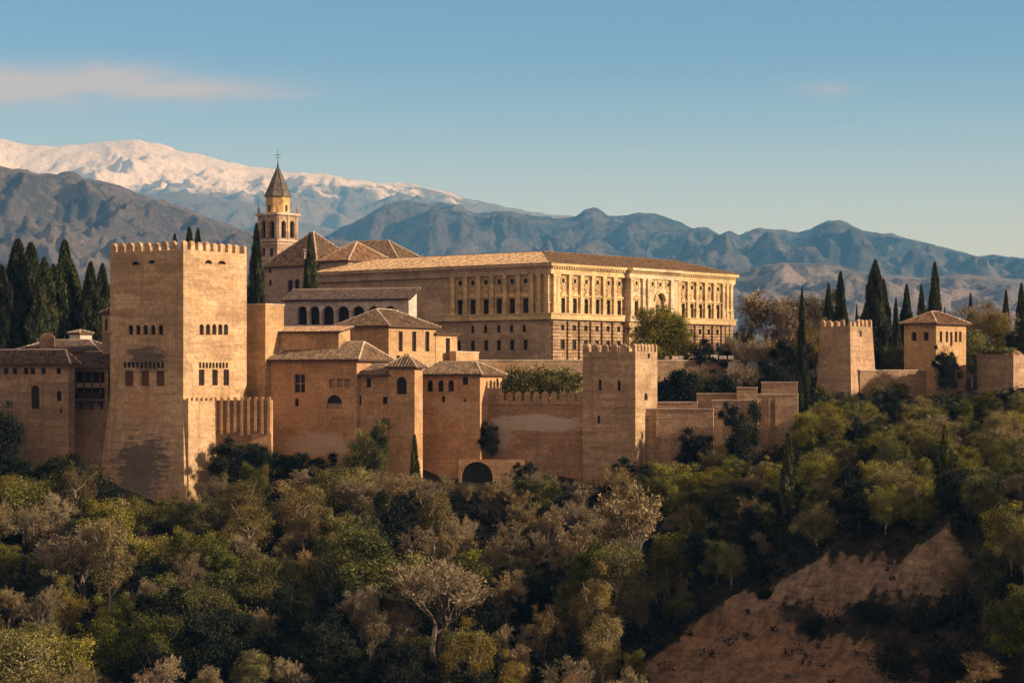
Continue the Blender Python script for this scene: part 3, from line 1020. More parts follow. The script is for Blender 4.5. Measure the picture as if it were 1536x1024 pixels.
def long_wall(name, label, x0, d0, x1, d1, top, bot, mat, th=1.2, coping=True, cat='wall', holes=(), group=None, rt=None, merl=None, ref=None):
    """straight wall from column x0 at distance d0 to x1 at d1; top and bot in rows at its left end"""
    p, q = Vector((X(x0, d0), d0)), Vector((X(x1, d1), d1))
    dr = (q - p).normalized()
    n = Vector((dr.y, -dr.x))
    fc = Face(p, dr, n)
    L = (q - p).length
    zt, zb = Z(top, d0), Z(bot, d0)
    root = thing(name, label, cat, ((p.x + q.x) / 2, (p.y + q.y) / 2, zb), group)
    hs = []
    for (hx0, hx1, hy0, hy1, ar) in holes:
        hs.append(dict(s0=fc.s(hx0), s1=fc.s(hx1), z0=fc.z(hx0, hy1), z1=fc.z(hx0, hy0), arch=ar, depth=.35))
    mb = MB()
    pt = lambda s, z, i: fc.p(s, z, -i)
    panel(mb, pt, 0, L, zb, zt, hs)
    mb.poly([fc.p(0, zb, 0), fc.p(0, zt, 0), fc.p(0, zt, -th), fc.p(0, zb, -th)], [(0, zb), (0, zt), (th, zt), (th, zb)])
    mb.poly([fc.p(L, zb, 0), fc.p(L, zt, 0), fc.p(L, zt, -th), fc.p(L, zb, -th)], [(0, zb), (0, zt), (th, zt), (th, zb)])
    mb.poly([fc.p(0, zb, -th), fc.p(L, zb, -th), fc.p(L, zt, -th), fc.p(0, zt, -th)])
    mb.poly([fc.p(0, zt, 0), fc.p(L, zt, 0), fc.p(L, zt, -th), fc.p(0, zt, -th)])
    mb.build('wall', mat, root)
    for h in hs:
        window_part(root, pt, h)
    if coping:
        mb = MB()
        fc.box(mb, -.06, L + .06, zt + .003, zt + .2, -th - .1, .12)
        mb.build('coping', M['coping'], root)
    return root, fc, L, zt, zb


rw, fc, L, zt, zb = long_wall('curtain_wall', 'orange wall ribbed with tall narrow buttresses right of the great tower', 318, 363.4, 407, 362.4, 600, 735, M['palepatch'], coping=False)
k = 0.35
while k < L - .3:
    mb = MB()
    hh = 4.6 + 1.2 * random.random()
    fc.box(mb, k, k + .42, zt - hh, zt + .5, -.05, .55)
    mb.build('buttress', M['palepatch'], rw)
    k += 1.08

# ---------------------------------------------------------------- house on the left
lh = Bld('walled_house', 'brown stone house with one tall pointed window left of the great tower', 'house', 103, 364, 74, -70, 112, 546, 730, M['brown'])
for x in (9, 22, 39, 49, 65, 88):
    lh.hole('L', x - 3.5, x + 3.5, 551.5, 561, False, 'frame')
lh.hole('L', 46.5, 59, 578, 613, True, 'bars')
lh.hole('L', 85, 92, 586, 601, True)
lh.hole('L', 89.5, 93, 613, 619)
lh.hole('L', 17, 24, 683, 694, True)
lh.build()
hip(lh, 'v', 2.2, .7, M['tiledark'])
lb = Bld('gallery_house', 'house with an open timber balcony tucked against the great tower', 'house', 162, 368, 72, 100, 175, 552, 730, M['brown'], Lr=7)
lb.hole('L', 106, 157, 557, 574, False, depth=1.0, name='loggia')
lb.hole('L', 106, 157, 581, 598, False, depth=.9, name='loggia')
lb.build()
shed(lb, 2.6, 'L', .5, M['tiledark'])
mb = MB()
f = lb.fL
s0, s1 = f.s(157), f.s(105)
z_ = f.z(130, 600)
f.box(mb, s0, s1, z_ - .25, z_, -.05, 1.3)
bal = mb.build('balcony', M['wood'], lb.root)
mb = MB()
for i in range(17):
    a = s0 + (s1 - s0 - .1) * i / 16
    f.box(mb, a, a + .09, z_ + .003, z_ + 1.05, 1.12, 1.22)
f.box(mb, s0, s1, z_ + 1.053, z_ + 1.15, 1.08, 1.26)
mb.build('railing', M['wood'], bal)
for i in range(5):
    mb = MB()
    a = s0 + .02 + (s1 - s0 - .3) * i / 4
    f.box(mb, a, a + .2, z_ + 1.155, z_ + 4.7, 1.06, 1.28)
    mb.build('post', M['wood'], lb.root)
for i in range(4):
    mb = MB()
    a = s0 + .3 + (s1 - s0 - .9) * i / 3
    mb.box8([f.p(a, z_ - 1.5, -.05), f.p(a + .18, z_ - 1.5, -.05), f.p(a + .18, z_ - 1.5, .12), f.p(a, z_ - 1.5, .12)],
            [f.p(a, z_ - .255, -.05), f.p(a + .18, z_ - .255, -.05), f.p(a + .18, z_ - .255, 1.2), f.p(a, z_ - .255, 1.2)])
    mb.build('bracket', M['wood'], lb.root)
lr = Bld('roofed_hall', 'long dark roofed hall behind the balcony house', 'house', 150, 380, 72, 18, 160, 528, 600, M['brown'], Lr=9)
lr.build()
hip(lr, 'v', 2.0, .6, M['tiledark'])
mb = MB()
cx, cy = X(71, 384), 384
mb.tube((cx, cy, Z(532, 384)), (cx, cy, Z(508, 384)), 1.25, 1.25, 12)
for k in range(4):
    a0, a1 = k * math.pi / 8, (k + 1) * math.pi / 8
    mb.tube((cx, cy, Z(508, 384) + 1.0 * math.sin(a0)), (cx, cy, Z(508, 384) + 1.0 * math.sin(a1)), 1.25 * math.cos(a0), 1.25 * math.cos(a1) + .01, 12)
tag(mb.build('domed_chimney', M['brown']), 'short round chimney with a domed cap on the dark roof', 'chimney')
cb = Bld('chimney_stack', 'low cream chimney block catching sunlight under the left cypresses', 'chimney', 120, 392, 57, 104, 138, 500, 540, M['white'])
cb.build()
hip(cb, 'u', .5, .25, M['tile'])
sb = Bld('side_turret', 'small shaded turret peeping out at the left flank of the great tower', 'turret', 168, 374, 57, 153, 180, 470, 560, M['brown'])
sb.hole('L', 157, 161, 478, 496, True)
sb.build()
hip(sb, 'u', .9, .4, M['tiledark'])

# ---------------------------------------------------------------- palace halls between the tower and the wall
blk = Bld('plain_block', 'tall windowless block with a small sunlit face beside the great tower', 'building', 398, 371.5, 57, 370, 426, 457, 650, M['ochre'])
blk.build()
mb = MB()
c = blk.corners(None, .12)
mb.box8([(*p, blk.z1 + .003) for p in c], [(*p, blk.z1 + .22) for p in c])
mb.build('coping', M['coping'], blk.root)

wing = Bld('side_wing', 'low wing with a flat tiled lean-to and one square window beside the plain block', 'building', 508, 371, 70, 402, 520, 498, 640, M['ochre'], Lr=4.5)
wing.hole('L', 402.6, 413.5, 507, 527, False, 'frame')
wing.build()
shed(wing, .9, 'L', .45, M['tilewarm'])

arc = Bld('arcaded_gallery', 'pale gallery with a row of round arches under a dark roof', 'gallery', 613, 398, 73, 427, 622, 449, 560, M['white'], Lr=4.2)
for (x, w) in ((453, 7.5), (471.5, 7.5), (492, 8.5), (514.5, 9), (537.5, 9), (561, 9.5), (585, 10)):
    arc.hole('L', x - w, x + w, 459, 487, True, name='archway', depth=1.1)
arc.build()
shed(arc, 2.0, 'L', .5, M['tiledark'])
f = arc.fL
for x in (443, 462, 481.5, 503, 526, 549, 573, 597):
    mb = MB()
    s = f.s(x)
    z0c, z1c = f.z(x, 487), f.z(x, 466)
    mb.tube(f.p(s, z0c, .14), f.p(s, z1c, .14), .16, .14, 8)
    f.box(mb, s - .24, s + .24, z1c + .002, z1c + .22, .02, .36)
    mb.build('column', M['white'], arc.root)
mb = MB()
f.box(mb, .1, arc.Ll - .1, f.z(520, 490) - .15, f.z(520, 490), -.05, .2)
mb.build('sill', M['white'], arc.root)

hall = Bld('tall_hall', 'sunlit ochre hall with three tall slit windows under a hipped tile roof', 'building', 583, 383, 58, 506, 654, 489, 650, M['ochre'])
for x in (601, 621.3, 641):
    hall.hole('R', x - 3.1, x + 3.1, 497, 527, False, 'frame')
hall.hole('R', 595, 600, 533, 543, False)
hall.build()
hip(hall, 'u', 2.9, .6, M['tile'], insA=4.5, insB=6.0)
ext = Bld('hall_annex', 'lower sunlit annex with one tall window joined to the tall hall', 'building', 653.6, 394.7, 58, 640, 686, 501, 650, M['ochre'], Ll=6.0)
ext.hole('R', 668.5, 675, 507, 530, False, 'frame')
ext.build()
shed(ext, 1.0, 'R', .4, M['tile'])
pw, fc, L, zt, zb = long_wall('garden_parapet', 'short sunlit parapet beside the hall annex', 684, 396, 718, 407, 528, 600, M['ochre'])

mex = Bld('battered_hall', 'broad orange hall with a cross-barred window and a hipped tile roof', 'building', 535, 366, 66, 405, 584, 540, 760, M['palepatch'])
mex.hole('L', 441, 457.5, 561, 589, False, 'cross')
for x in (497.5, 509.5, 521):
    mex.hole('L', x - 4, x + 4, 568, 581, False, 'lattice')
mex.hole('L', 442, 448, 597, 609, True)
mex.hole('L', 490, 513, 592, 613, True, 'lattice', name='niche', depth=.3)
mex.build()
hip(mex, 'v', 2.9, .75, M['tile'], insA=2.4, insB=3.5)

lean = Bld('leanto_house', 'narrow orange house with a small lean-to tile roof between hall and turret', 'house', 584, 365, 70, 518, 590, 563, 760, M['palepatch'], Lr=4)
lean.hole('L', 549.5, 556.5, 567, 581, False, 'frame')
lean.hole('L', 538, 542, 594, 608, False)
lean.hole('L', 574, 581, 595, 606, False)
lean.build()
shed(lean, 1.7, 'L', .5, M['tile'])

tur = Bld('roofed_turret', 'slim turret with one arched window and a pyramid tile roof', 'turret', 622, 363, 70, 583, 634, 551, 760, M['palepatch'])
tur.hole('L', 595, 610, 565, 591, True, 'bars')
tur.build()
hip(tur, 'v', 1.75, .6, M['tile'], insA=2.2, insB=2.6)
mb = MB()
mb.box(X(609.5, 366) - .35, X(609.5, 366) + .35, 365.4, 366.3, tur.z1 + 1.2, tur.z1 + 2.15)
tag(mb.build('chimney_pot', M['tile']), 'little square chimney pot on the turret roof', 'chimney')

low = Bld('low_house', 'low house with three arched windows and a lichened tile roof', 'house', 720, 366, 67, 633, 753, 562, 760, M['palepatch'])
for x in (645, 661, 676.5):
    low.hole('L', x - 4.2, x + 4.2, 570, 587, True, 'frame')
low.hole('L', 694, 702, 565, 577, False, 'frame')
low.hole('L', 662.5, 667.5, 594, 603, False)
low.hole('L', 695, 699, 598, 602, True)
low.hole('R', 744.5, 747.5, 567, 580, False)
low.build()
hip(low, 'v', 2.0, .65, M['tile'], insA=3.3, insB=1.5)

# ---------------------------------------------------------------- battlemented wall and slit-window tower
cw, fc, L, zt, zb = long_wall('battlement_wall', 'red battlemented wall with a white patched band', 719, 369.2, 876, 366.2, 601, 770, M['redpatch'], coping=False, th=1.0)
merlon_row(cw, fc.p(0, 0)[:2], fc.p(L, 0)[:2], zt - .01, 1.42, 1.10, 1.6, .6, M['redpatch'], .10, point=.5, every=1)
mb = MB()
fc.box(mb, .02, L - .02, zt - .55, zt - .3, -.05, .14)
mb.build('ledge', M['redpatch'], cw)
tw = Bld('slit_tower', 'brown square tower with slit windows and a narrow bright sunlit side', 'tower', 953, 361, 65, 874, 986, 527, 770, M['slit'])
for x, y in ((900, 577), (928.5, 578)):
    tw.hole('L', x - 2.3, x + 2.3, y - 8, y + 8, True)
tw.hole('L', 896, 900, 623, 635, False)
tw.hole('R', 971.5, 975, 530, 537, False)
tw.hole('R', 966.5, 971.5, 589, 600, True)
tw.build()
tw.merlons(1.35, .92, 1.4, .5, None, .15)

arch_root, fc, L, zt, zb = long_wall('arched_bridge', 'old stone arch half hidden by bare branches under the red wall', 688, 365.8, 786, 364.6, 689, 775, M['redpatch'], holes=((692, 739, 692, 765, True),), th=1.6, coping=False, cat='bridge')

# ---------------------------------------------------------------- stepped walls on the right
long_wall('terrace_wall', 'long red wall with two stained drain lines right of the slit tower', 962, 365.2, 1070, 363.4, 614, 770, M['red'])
long_wall('back_wall', 'low wall strip showing behind the long red wall', 966, 370, 1046, 369, 604, 660, M['red'])
long_wall('raised_wall', 'raised middle step of the stepped walls', 1045, 371.5, 1108, 370.4, 591, 660, M['red'])
long_wall('bastion_wall', 'tall red bastion with dark drain streaks behind the dark evergreens', 1068, 365, 1137, 363.8, 601, 770, M['red'])
long_wall('block_wall', 'small square block standing on top of the stepped walls', 1105, 369, 1136, 368.6, 582, 640, M['red'])
long_wall('end_wall', 'red end bastion nearest the tall thin cypress', 1137, 365.6, 1197, 364.6, 592, 770, M['red'])
long_wall('top_wall', 'highest step of the stepped walls, beside the thin cypress', 1142, 371.6, 1196, 370.6, 574, 650, M['red'])
for (x, d, y0, y1, lab) in ((968, 364.8, 618, 690, 'dark drain pier at the left end of the long red wall'), (986, 364.4, 618, 690, 'dark drain pier set between red wall bays'),
                            (1155, 365.0, 597, 660, 'left of two drain piers on the end bastion'), (1165, 364.8, 597, 660, 'right of two drain piers on the end bastion')):
    mb = MB()
    mb.box(X(x, d) - .22, X(x, d) + .22, d - .1, d + .5, Z(y1 + 60, d), Z(y0, d))
    tag(mb.build('drain_pier', M['brown']), lab, 'pier', 'drain piers on the red walls')
rtw, fc, L, zt, zb = long_wall('retaining_wall', 'grey terrace wall under the palace trees with pale blocks on top', 700, 405, 1110, 412, 541, 600, M['brown'], th=2.5)
for x in (1000, 1013, 1022, 1044, 1058, 1071, 1084, 1096):
    mb = MB()
    w_ = .3 + .4 * random.random()
    mb.box(X(x, 411.5) - w_, X(x, 411.5) + w_, 411, 411.7, Z(538.5, 411), Z(534, 411) + .25 * random.random())
    o = mb.build('parapet_block', M['white'])
    tag(o, 'pale stone block standing on the grey terrace wall below the palace trees', 'stone block', 'pale blocks along the terrace wall')
ew = Bld('wall_end', 'short block with a white sunlit end closing the grey terrace wall', 'wall', 1101, 409, 50, 1092, 1114, 543, 620, M['white'])
ew.build()

# ---------------------------------------------------------------- ruined tower and square house on the right
LATE = []          # bushes on walls, set once the leaf materials and builders exist


def flareT(z): return max(0., Z(485, 398) - z) * .05


rt = Bld('ruined_tower', 'worn tapering red tower with broken battlements amid cypresses', 'tower', 1275, 398, 50, 1231, 1308, 489, 640, M['red'], flare=flareT)
rt.hole('R', 1286, 1292, 496, 505, False, 'lattice')
rt.build(zc=[Z(485, 398) - 3, Z(485, 398) - 8])
rt.merlons(1.25, .72, 1.3, .5, None, .35)
sh = Bld('square_house', 'square ochre house with a red hipped tile roof among tall cypresses', 'house', 1404, 402, 44, 1356, 1449, 485, 660, M['ochre'])
for x in (1371, 1389):
    sh.hole('L', x - 3.8, x + 3.8, 498, 511, False, 'frame')
for x in (1411.5, 1420.5, 1427, 1434, 1440.5):
    sh.hole('R', x - 1.8, x + 1.8, 497 + (x == 1427), 513 + 6 * (x == 1427), False, 'frame')
sh.build()
hip(sh, 'u', 2.1, .65, M['tilewarm'])
long_wall('link_wall', 'shaded wall joining the ruined tower to the square house', 1290, 399, 1402, 404, 556, 660, M['brown'])
for (px_, d_, w_, h_, lab_) in ((1482, 399, 1.6, 1.5, 'scrubby bush on top of the broken bastion, near its left end'), (1512, 397.5, 2.0, 1.2, 'wide scrubby bush on top of the broken bastion'),
                                (1315, 397, 1.5, 3.0, 'ivy bush climbing the link wall beside the ruined tower'), (1350, 398.5, 1.6, 2.4, 'ivy bush climbing the middle of the link wall'), (1232, 396, 1.5, 2.6, 'dark bush at the foot of the ruined tower')):
    LATE.append((px_, d_, w_, h_, lab_))
rr_ = Bld('broken_bastion', 'broken stone bastion overgrown with scrub at the right edge', 'wall', 1520, 396, 62, 1466, 1600, 531, 670, M['brown'])
rr_.build()
for i in range(26):
    mb = MB()
    c = rr_.corners()
    e = (c[0], c[3]) if i % 2 else (c[0], c[1])
    p = e[0].lerp(e[1], random.random())
    q = p + (rr_.u + rr_.v) * (.4 + .3 * random.random())
    w_ = .25 + .45 * random.random()
    z = rr_.z1
    b4 = [(q.x - w_, q.y - w_ * .7, z - .02), (q.x + w_, q.y - w_ * .5, z - .02), (q.x + w_ * .8, q.y + w_, z - .02), (q.x - w_ * .7, q.y + w_ * .8, z - .02)]
    hh = .25 + .5 * random.random()
    mb.box8(b4, [(a * .75 + q.x * .25, b_ * .75 + q.y * .25, z + hh) for a, b_, _ in b4])
    tag(mb.build('loose_stone', M['brown']), 'loose stone lying on top of the broken bastion', 'stone', 'stones on the broken bastion')
mb = MB()
rd = 268.0
rz = Z(1120, rd)
tops = [(843, 1022), (847, 1017), (851, 1015), (853, 1010), (858, 1008), (861, 1009), (866, 1006), (868, 1012)]
for k in range(len(tops) - 1):
    (a0, h0), (a1, h1) = tops[k], tops[k + 1]
    q0, q1 = X(a0, rd), X(a1, rd)
    e0, e1 = rd - .12 * k, rd - .12 * (k + 1)
    mb.box8([(q0, e0, rz), (q1, e1, rz), (q1, e1 + .9, rz), (q0, e0 + .9, rz)], [(q0, e0, Z(h0, rd)), (q1, e1, Z(h1, rd)), (q1, e1 + .9, Z(h1 + 3, rd)), (q0, e0 + .9, Z(h0 + 2, rd))])
tag(mb.build('ruin_stub', M['ochre']), 'small sunlit jagged stub of ruined wall at the bottom edge', 'ruin')

# ---------------------------------------------------------------- church and its bell tower
bt = Bld('bell_tower', 'tall bell tower with a pointed spire and a cross', 'tower', 416, 486, 51, 386.5, 447, 321, 470, M['church'])
for x0, x1 in ((391.5, 398), (404, 411.5)):
    bt.hole('L', x0, x1, 331, 357, True, name='belfry_opening', depth=.8)
for x0, x1 in ((422, 429), (435, 442)):
    bt.hole('R', x0, x1, 331, 357, True, name='belfry_opening', depth=.8)
for x0, x1 in ((393, 397.5), (404.5, 409.5)):
    bt.hole('L', x0, x1, 372, 384, False)
bt.build()
for (y0, y1, o) in ((318.5, 321.8, .42), (358.5, 361.5, .22), (364, 366, .14), (386, 388.5, .2)):
    mb = MB()
    c = bt.corners(None, o)
    mb.box8([(*p, Z(y1, 486)) for p in c], [(*p, Z(y0, 486)) for p in c])
    mb.build('cornice', M['coping'], bt.root)
f = bt.fR
for side, xs in (('R', (418.5, 432, 445)), ('L', (388.5, 401, 413.7))):
    f = bt.fR if side == 'R' else bt.fL
    for x in xs:
        mb = MB()
        s = f.s(x)
        f.box(mb, s - .28, s + .28, Z(358, 486), Z(322.3, 486), -.05, .16)
        mb.build('pilaster', M['church'], bt.root)
ctr = bt.N + bt.u * bt.Lr / 2 + bt.v * bt.Ll / 2
dC = ctr.y
zc0, zc1, zc2 = Z(318.4, 486), Z(296, dC), Z(250, dC)


def octring(r, z, n=8, off=R(51)):
    return [(ctr.x + r * math.cos(off + math.pi / 8 + 2 * math.pi * k / n), ctr.y + r * math.sin(off + math.pi / 8 + 2 * math.pi * k / n), z) for k in range(n)]


mb = MB()
A, B = octring(2.72, zc0), octring(2.72, zc1)
for k in range(8):
    mb.poly([A[k], A[(k + 1) % 8], B[(k + 1) % 8], B[k]])
mb.poly(B)
mb.build('drum', M['drum'], bt.root)
mb = MB()
A, B, T = octring(3.0, zc1 + .003), octring(3.0, zc1 + .22), octring(.14, zc2)
for k in range(8):
    j = (k + 1) % 8
    mb.poly([A[k], A[j], B[j], B[k]])
    roof_poly(mb, [B[k], B[j], T[j], T[k]], .36, False)
    mb.tube(B[k], T[k], .07, .05, 5, 1)
mb.poly(A)
mb.build('spire', [M['slate'], M['iron']], bt.root)
mb = MB()
mb.tube((ctr.x, ctr.y, zc2 - .2), (ctr.x, ctr.y, zc2 + 1.0), .22, .08, 8)
mb.tube((ctr.x, ctr.y, zc2 + .9), (ctr.x, ctr.y, Z(224, dC)), .07, .05, 6)
mb.tube((ctr.x - .75, ctr.y, Z(232.5, dC)), (ctr.x + .75, ctr.y, Z(232.5, dC)), .05, .05, 6)
mb.tube((ctr.x - .5, ctr.y, Z(237, dC)), (ctr.x + .5, ctr.y, Z(237, dC)), .04, .04, 6)
mb.build('cross', M['iron'], bt.root)
for p in bt.corners(None, -.15):
    mb = MB()
    mb.box(p.x - .22, p.x + .22, p.y - .22, p.y + .22, zc0 - .01, zc0 + 1.0)
    mb.tube((p.x, p.y, zc0 + .99), (p.x, p.y, zc0 + 2.0), .2, .03, 6)
    mb.build('pinnacle', M['church'], bt.root)
mb = MB()
for k in (4, 6):
    pass
for ang in (R(51) + math.pi * 1.5, R(51) + math.pi):
    p = Vector((ctr.x, ctr.y)) + Vector((math.cos(ang), math.sin(ang))) * 2.52
    q = Vector((-math.sin(ang), math.cos(ang)))
    w = MB()
    a_ = [p - q * .28, p + q * .28]
    nn = Vector((math.cos(ang), math.sin(ang))) * .06
    w.box8([(*(a_[0]), zc0 + .3), (*(a_[1]), zc0 + .3), (*(a_[1] + nn), zc0 + .3), (*(a_[0] + nn), zc0 + .3)],
           [(*(a_[0]), zc0 + 1.7), (*(a_[1]), zc0 + 1.7), (*(a_[1] + nn), zc0 + 1.7), (*(a_[0] + nn), zc0 + 1.7)])
    w.build('window', M['dark'], bt.root)

ch = Bld('church', 'brown church with a steep pyramid roof beside the bell tower', 'church', 476, 468, 53, 395, 545, 398, 520, M['church'])
ch.hole('L', 432, 439, 420, 441, False, 'frame')
ch.hole('L', 442, 449, 419, 440, False, 'frame')
for x, y in ((405, 406), (405.5, 424)):
    ch.hole('L', x - 2, x + 2, y - 4, y + 4, False)
ch.build()
hip(ch, 'u', 7.4, .5, M['tile'], insA=99, insB=99)
nv = Bld('church_nave', 'long tiled nave roof of the church behind the palace', 'church', 598, 492, 62, 470, 640, 392, 520, M['church'], Lr=13)
nv.build()
hip(nv, 'v', 4.9, .5, M['tile'])
cp = Bld('side_chapel', 'square chapel under a low pyramid roof in front of the nave', 'chapel', 522, 463, 52, 478, 592, 391, 520, M['church'])
cp.build()
hip(cp, 'u', 4.1, .5, M['tilewarm'], insA=99, insB=99)
mb = MB()
f = ch.fL
s = f.s(455)
dm = Z(378, 466)
p = f.p(s, dm, -1.4)
mb.box(p[0] - .7, p[0] + .7, p[1] - 1.2, p[1] + .6, dm - 1.2, dm + .6)
mb.box(p[0] - .9, p[0] + .9, p[1] - 1.4, p[1] + .8, dm + .603, dm + .85)
mb.build('dormer', M['white'], ch.root)

# ---------------------------------------------------------------- renaissance palace
pal = Bld('renaissance_palace', 'great square sandstone palace with pilastered upper storey above rough stonework', 'palace', 826, 423, 50.5, 478, 1097, 396, 600, M['palace'])
ZC = dict(corn0=21.0, corn1=21.95, arch0=20.05, belt0=11.75, belt1=12.75, w0=12.95, w1=15.75, oc=18.9, lw0=6.25, lw1=8.1, sw0=9.75, sw1=10.8, base=2.6)
fR, fL = pal.fR, pal.fL
pal.z1 = ZC['corn0']
zbelt = ZC['belt0']
bR = [844, 861.5, 878.7, 895.5, 912, 928, 1024, 1037, 1050, 1063, 1076]
bL = [691, 710, 729.5, 749.5, 769, 789]
low_holes, up_holes = {'R': [], 'L': []}, {'R': [], 'L': []}


def hrect(s, hw, z0, z1, arch=False, depth=.32):
    return dict(s0=s - hw, s1=s + hw, z0=z0, z1=z1, arch=arch, depth=depth)


for sd, xs, f in (('R', bR, fR), ('L', bL, fL)):
    for x in xs:
        s = f.s(x)
        up_holes[sd].append(hrect(s, .62 if sd == 'R' else .72, ZC['w0'], ZC['w1']))
        if sd == 'R':
            low_holes[sd] += [hrect(s, .5, ZC['sw0'], ZC['sw1']), hrect(s, .62, ZC['lw0'], ZC['lw1'])]
for x in (709, 728, 748, 767, 786):
    low_holes['L'] += [hrect(fL.s(x), .42, ZC['sw0'] - .3, ZC['sw1'] + .1, True)]
for x in (688, 709, 729, 748, 768, 788):
    low_holes['L'] += [hrect(fL.s(x), .5, ZC['lw0'] - .1, ZC['lw1'])]
ptR, ptL = (lambda s, z, i: fR.p(s, z, -i)), (lambda s, z, i: fL.p(s, z, -i))
mb = MB()
panel(mb, ptR, 0, pal.Lr, zbelt, pal.z1, up_holes['R'])
panel(mb, ptL, 0, fL.s(672), zbelt, pal.z1, up_holes['L'])
c = pal.corners()
mb.build('upper_wall', M['palacewall'], pal.root)
mb = MB()
panel(mb, ptR, 0, pal.Lr, -3, zbelt, low_holes['R'])
mb.build('rusticated_base', M['rustic'], pal.root)
mb = MB()
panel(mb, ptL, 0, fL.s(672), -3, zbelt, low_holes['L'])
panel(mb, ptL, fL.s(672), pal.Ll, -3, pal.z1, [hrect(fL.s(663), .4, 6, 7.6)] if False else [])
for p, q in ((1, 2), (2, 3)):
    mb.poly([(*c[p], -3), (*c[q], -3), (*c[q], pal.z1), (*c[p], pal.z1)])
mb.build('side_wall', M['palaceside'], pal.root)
for sd, pt in (('R', ptR), ('L', ptL)):
    for h in up_holes[sd] + low_holes[sd]:
        window_part(pal.root, pt, h, 'window', 'frame')


def surround(f, s, hw, z0, z1, out=0.0, ped=True, k=0):
    """stone frame, sill and little pediment round a palace window"""
    mb = MB()
    f.box(mb, s - hw - .3, s - hw, z0 - .01, z1 + .28, out - .02, out + .14)
    f.box(mb, s + hw, s + hw + .3, z0 - .01, z1 + .28, out - .02, out + .14)
    f.box(mb, s - hw, s + hw, z1, z1 + .28, out - .02, out + .135)
    f.box(mb, s - hw - .5, s + hw + .5, z1 + .29, z1 + .50, out - .02, out + .42)
    if ped:
        if k % 2:
            b_ = [f.p(s - hw - .45, z1 + .503, out - .02), f.p(s + hw + .45, z1 + .503, out - .02), f.p(s + hw + .45, z1 + .503, out + .34), f.p(s - hw - .45, z1 + .503, out + .34)]
            t_ = [f.p(s - .04, z1 + 1.12, out - .02), f.p(s + .04, z1 + 1.12, out - .02), f.p(s + .04, z1 + 1.12, out + .34), f.p(s - .04, z1 + 1.12, out + .34)]
            mb.box8(b_, t_)
        else:
            for (a0, a1, zz0, zz1) in ((-.55, -.2, .503, .95), (.2, .55, .503, .95), (-.19, .19, .503, 1.25)):
                f.box(mb, s + a0, s + a1, z1 + zz0, z1 + zz1, out - .02, out + .26)
    mb.build('window_surround', M['palace'], pal.root)


def oculus(f, s, z, r=.48, out=0.0):
    mb = MB()
    n = 14
    for k in range(n):
        a0, a1 = 2 * math.pi * k / n, 2 * math.pi * (k + 1) / n
        i0, i1 = (s + r * math.cos(a0), z + r * math.sin(a0)), (s + r * math.cos(a1), z + r * math.sin(a1))
        o0, o1 = (s + (r + .22) * math.cos(a0), z + (r + .22) * math.sin(a0)), (s + (r + .22) * math.cos(a1), z + (r + .22) * math.sin(a1))
        mb.poly([f.p(*i0, out + .16), f.p(*i1, out + .16), f.p(*o1, out + .16), f.p(*o0, out + .16)], None, 1)
        mb.poly([f.p(*o0, out), f.p(*o1, out), f.p(*o1, out + .16), f.p(*o0, out + .16)], None, 1)
        mb.poly([f.p(*i0, out), f.p(*i1, out), f.p(*i1, out + .16), f.p(*i0, out + .16)], None, 1)
        mb.poly([f.p(s, z, out + .012), f.p(*i0, out + .012), f.p(*i1, out + .012)], None, 0)
    q, e = r + .34, .13          # square panel round the roundel
    for (a0, a1, b0, b1) in ((-q - e, -q, -q - e, q + e), (q, q + e, -q - e, q + e), (-q, q, q, q + e), (-q, q, -q - e, -q)):
        f.box(mb, s + a0, s + a1, z + b0, z + b1, out - .02, out + .13, 1)
    for k in range(3):           # carved swag under the panel
        f.box(mb, s - .55 + k * .4, s - .25 + k * .4, z - q - .62 - .16 * (k == 1), z - q - .30, out - .02, out + .2, 1)
    mb.build('oculus', [M['dark'], M['palace']], pal.root)


for i, x in enumerate(bR):
    s = fR.s(x)
    surround(fR, s, .62, ZC['w0'], ZC['w1'], 0, True, i)
    oculus(fR, s, ZC['oc'])
for i, x in enumerate(bL):
    s = fL.s(x)
    surround(fL, s, .72, ZC['w0'], ZC['w1'], 0, True, i)
    oculus(fL, s, ZC['oc'], .55)


def pilaster(f, s, out=0.0, hw=.42, mat=None, lower=True):
    mb = MB()
    f.box(mb, s - hw - .13, s + hw + .13, ZC['belt1'] + .003, ZC['belt1'] + 1.85, out - .02, out + .56)
    f.box(mb, s - hw - .2, s + hw + .2, ZC['belt1'] + 1.853, ZC['belt1'] + 2.05, out - .02, out + .64)
    f.box(mb, s - hw, s + hw, ZC['belt1'] + 2.053, ZC['arch0'] - .5, out - .02, out + .48)
    f.box(mb, s - hw - .12, s + hw + .12, ZC['arch0'] - .497, ZC['arch0'] - .003, out - .02, out + .58)
    mb.build('pilaster', mat or M['palace'], pal.root)
    if lower:
        mb = MB()
        z = -2.5
        while z < zbelt - .5:
            f.box(mb, s - hw - .1, s + hw + .1, z, min(z + .66, zbelt - .01), out - .03, out + .36)
            z += .74
        mb.build('rusticated_pilaster', M['rustic'], pal.root)


for x in (829.8, 835.2, 853, 870.2, 887.2, 904, 920, 1016.5, 1030.5, 1043.5, 1056.5, 1069.5, 1083, 1089, 1095):
    pilaster(fR, fR.s(x))
for x in (681, 700, 719.8, 739.5, 759.3, 779, 799, 810, 822):
    pilaster(fL, fL.s(x), 0, .42, None, False)


def bands(f, s0, s1, z0, z1, out, mi_mat, name, o0=-.02):
    mb = MB()
    f.box(mb, s0, s1, z0, z1, o0, out)
    return mb.build(name, mi_mat, pal.root)


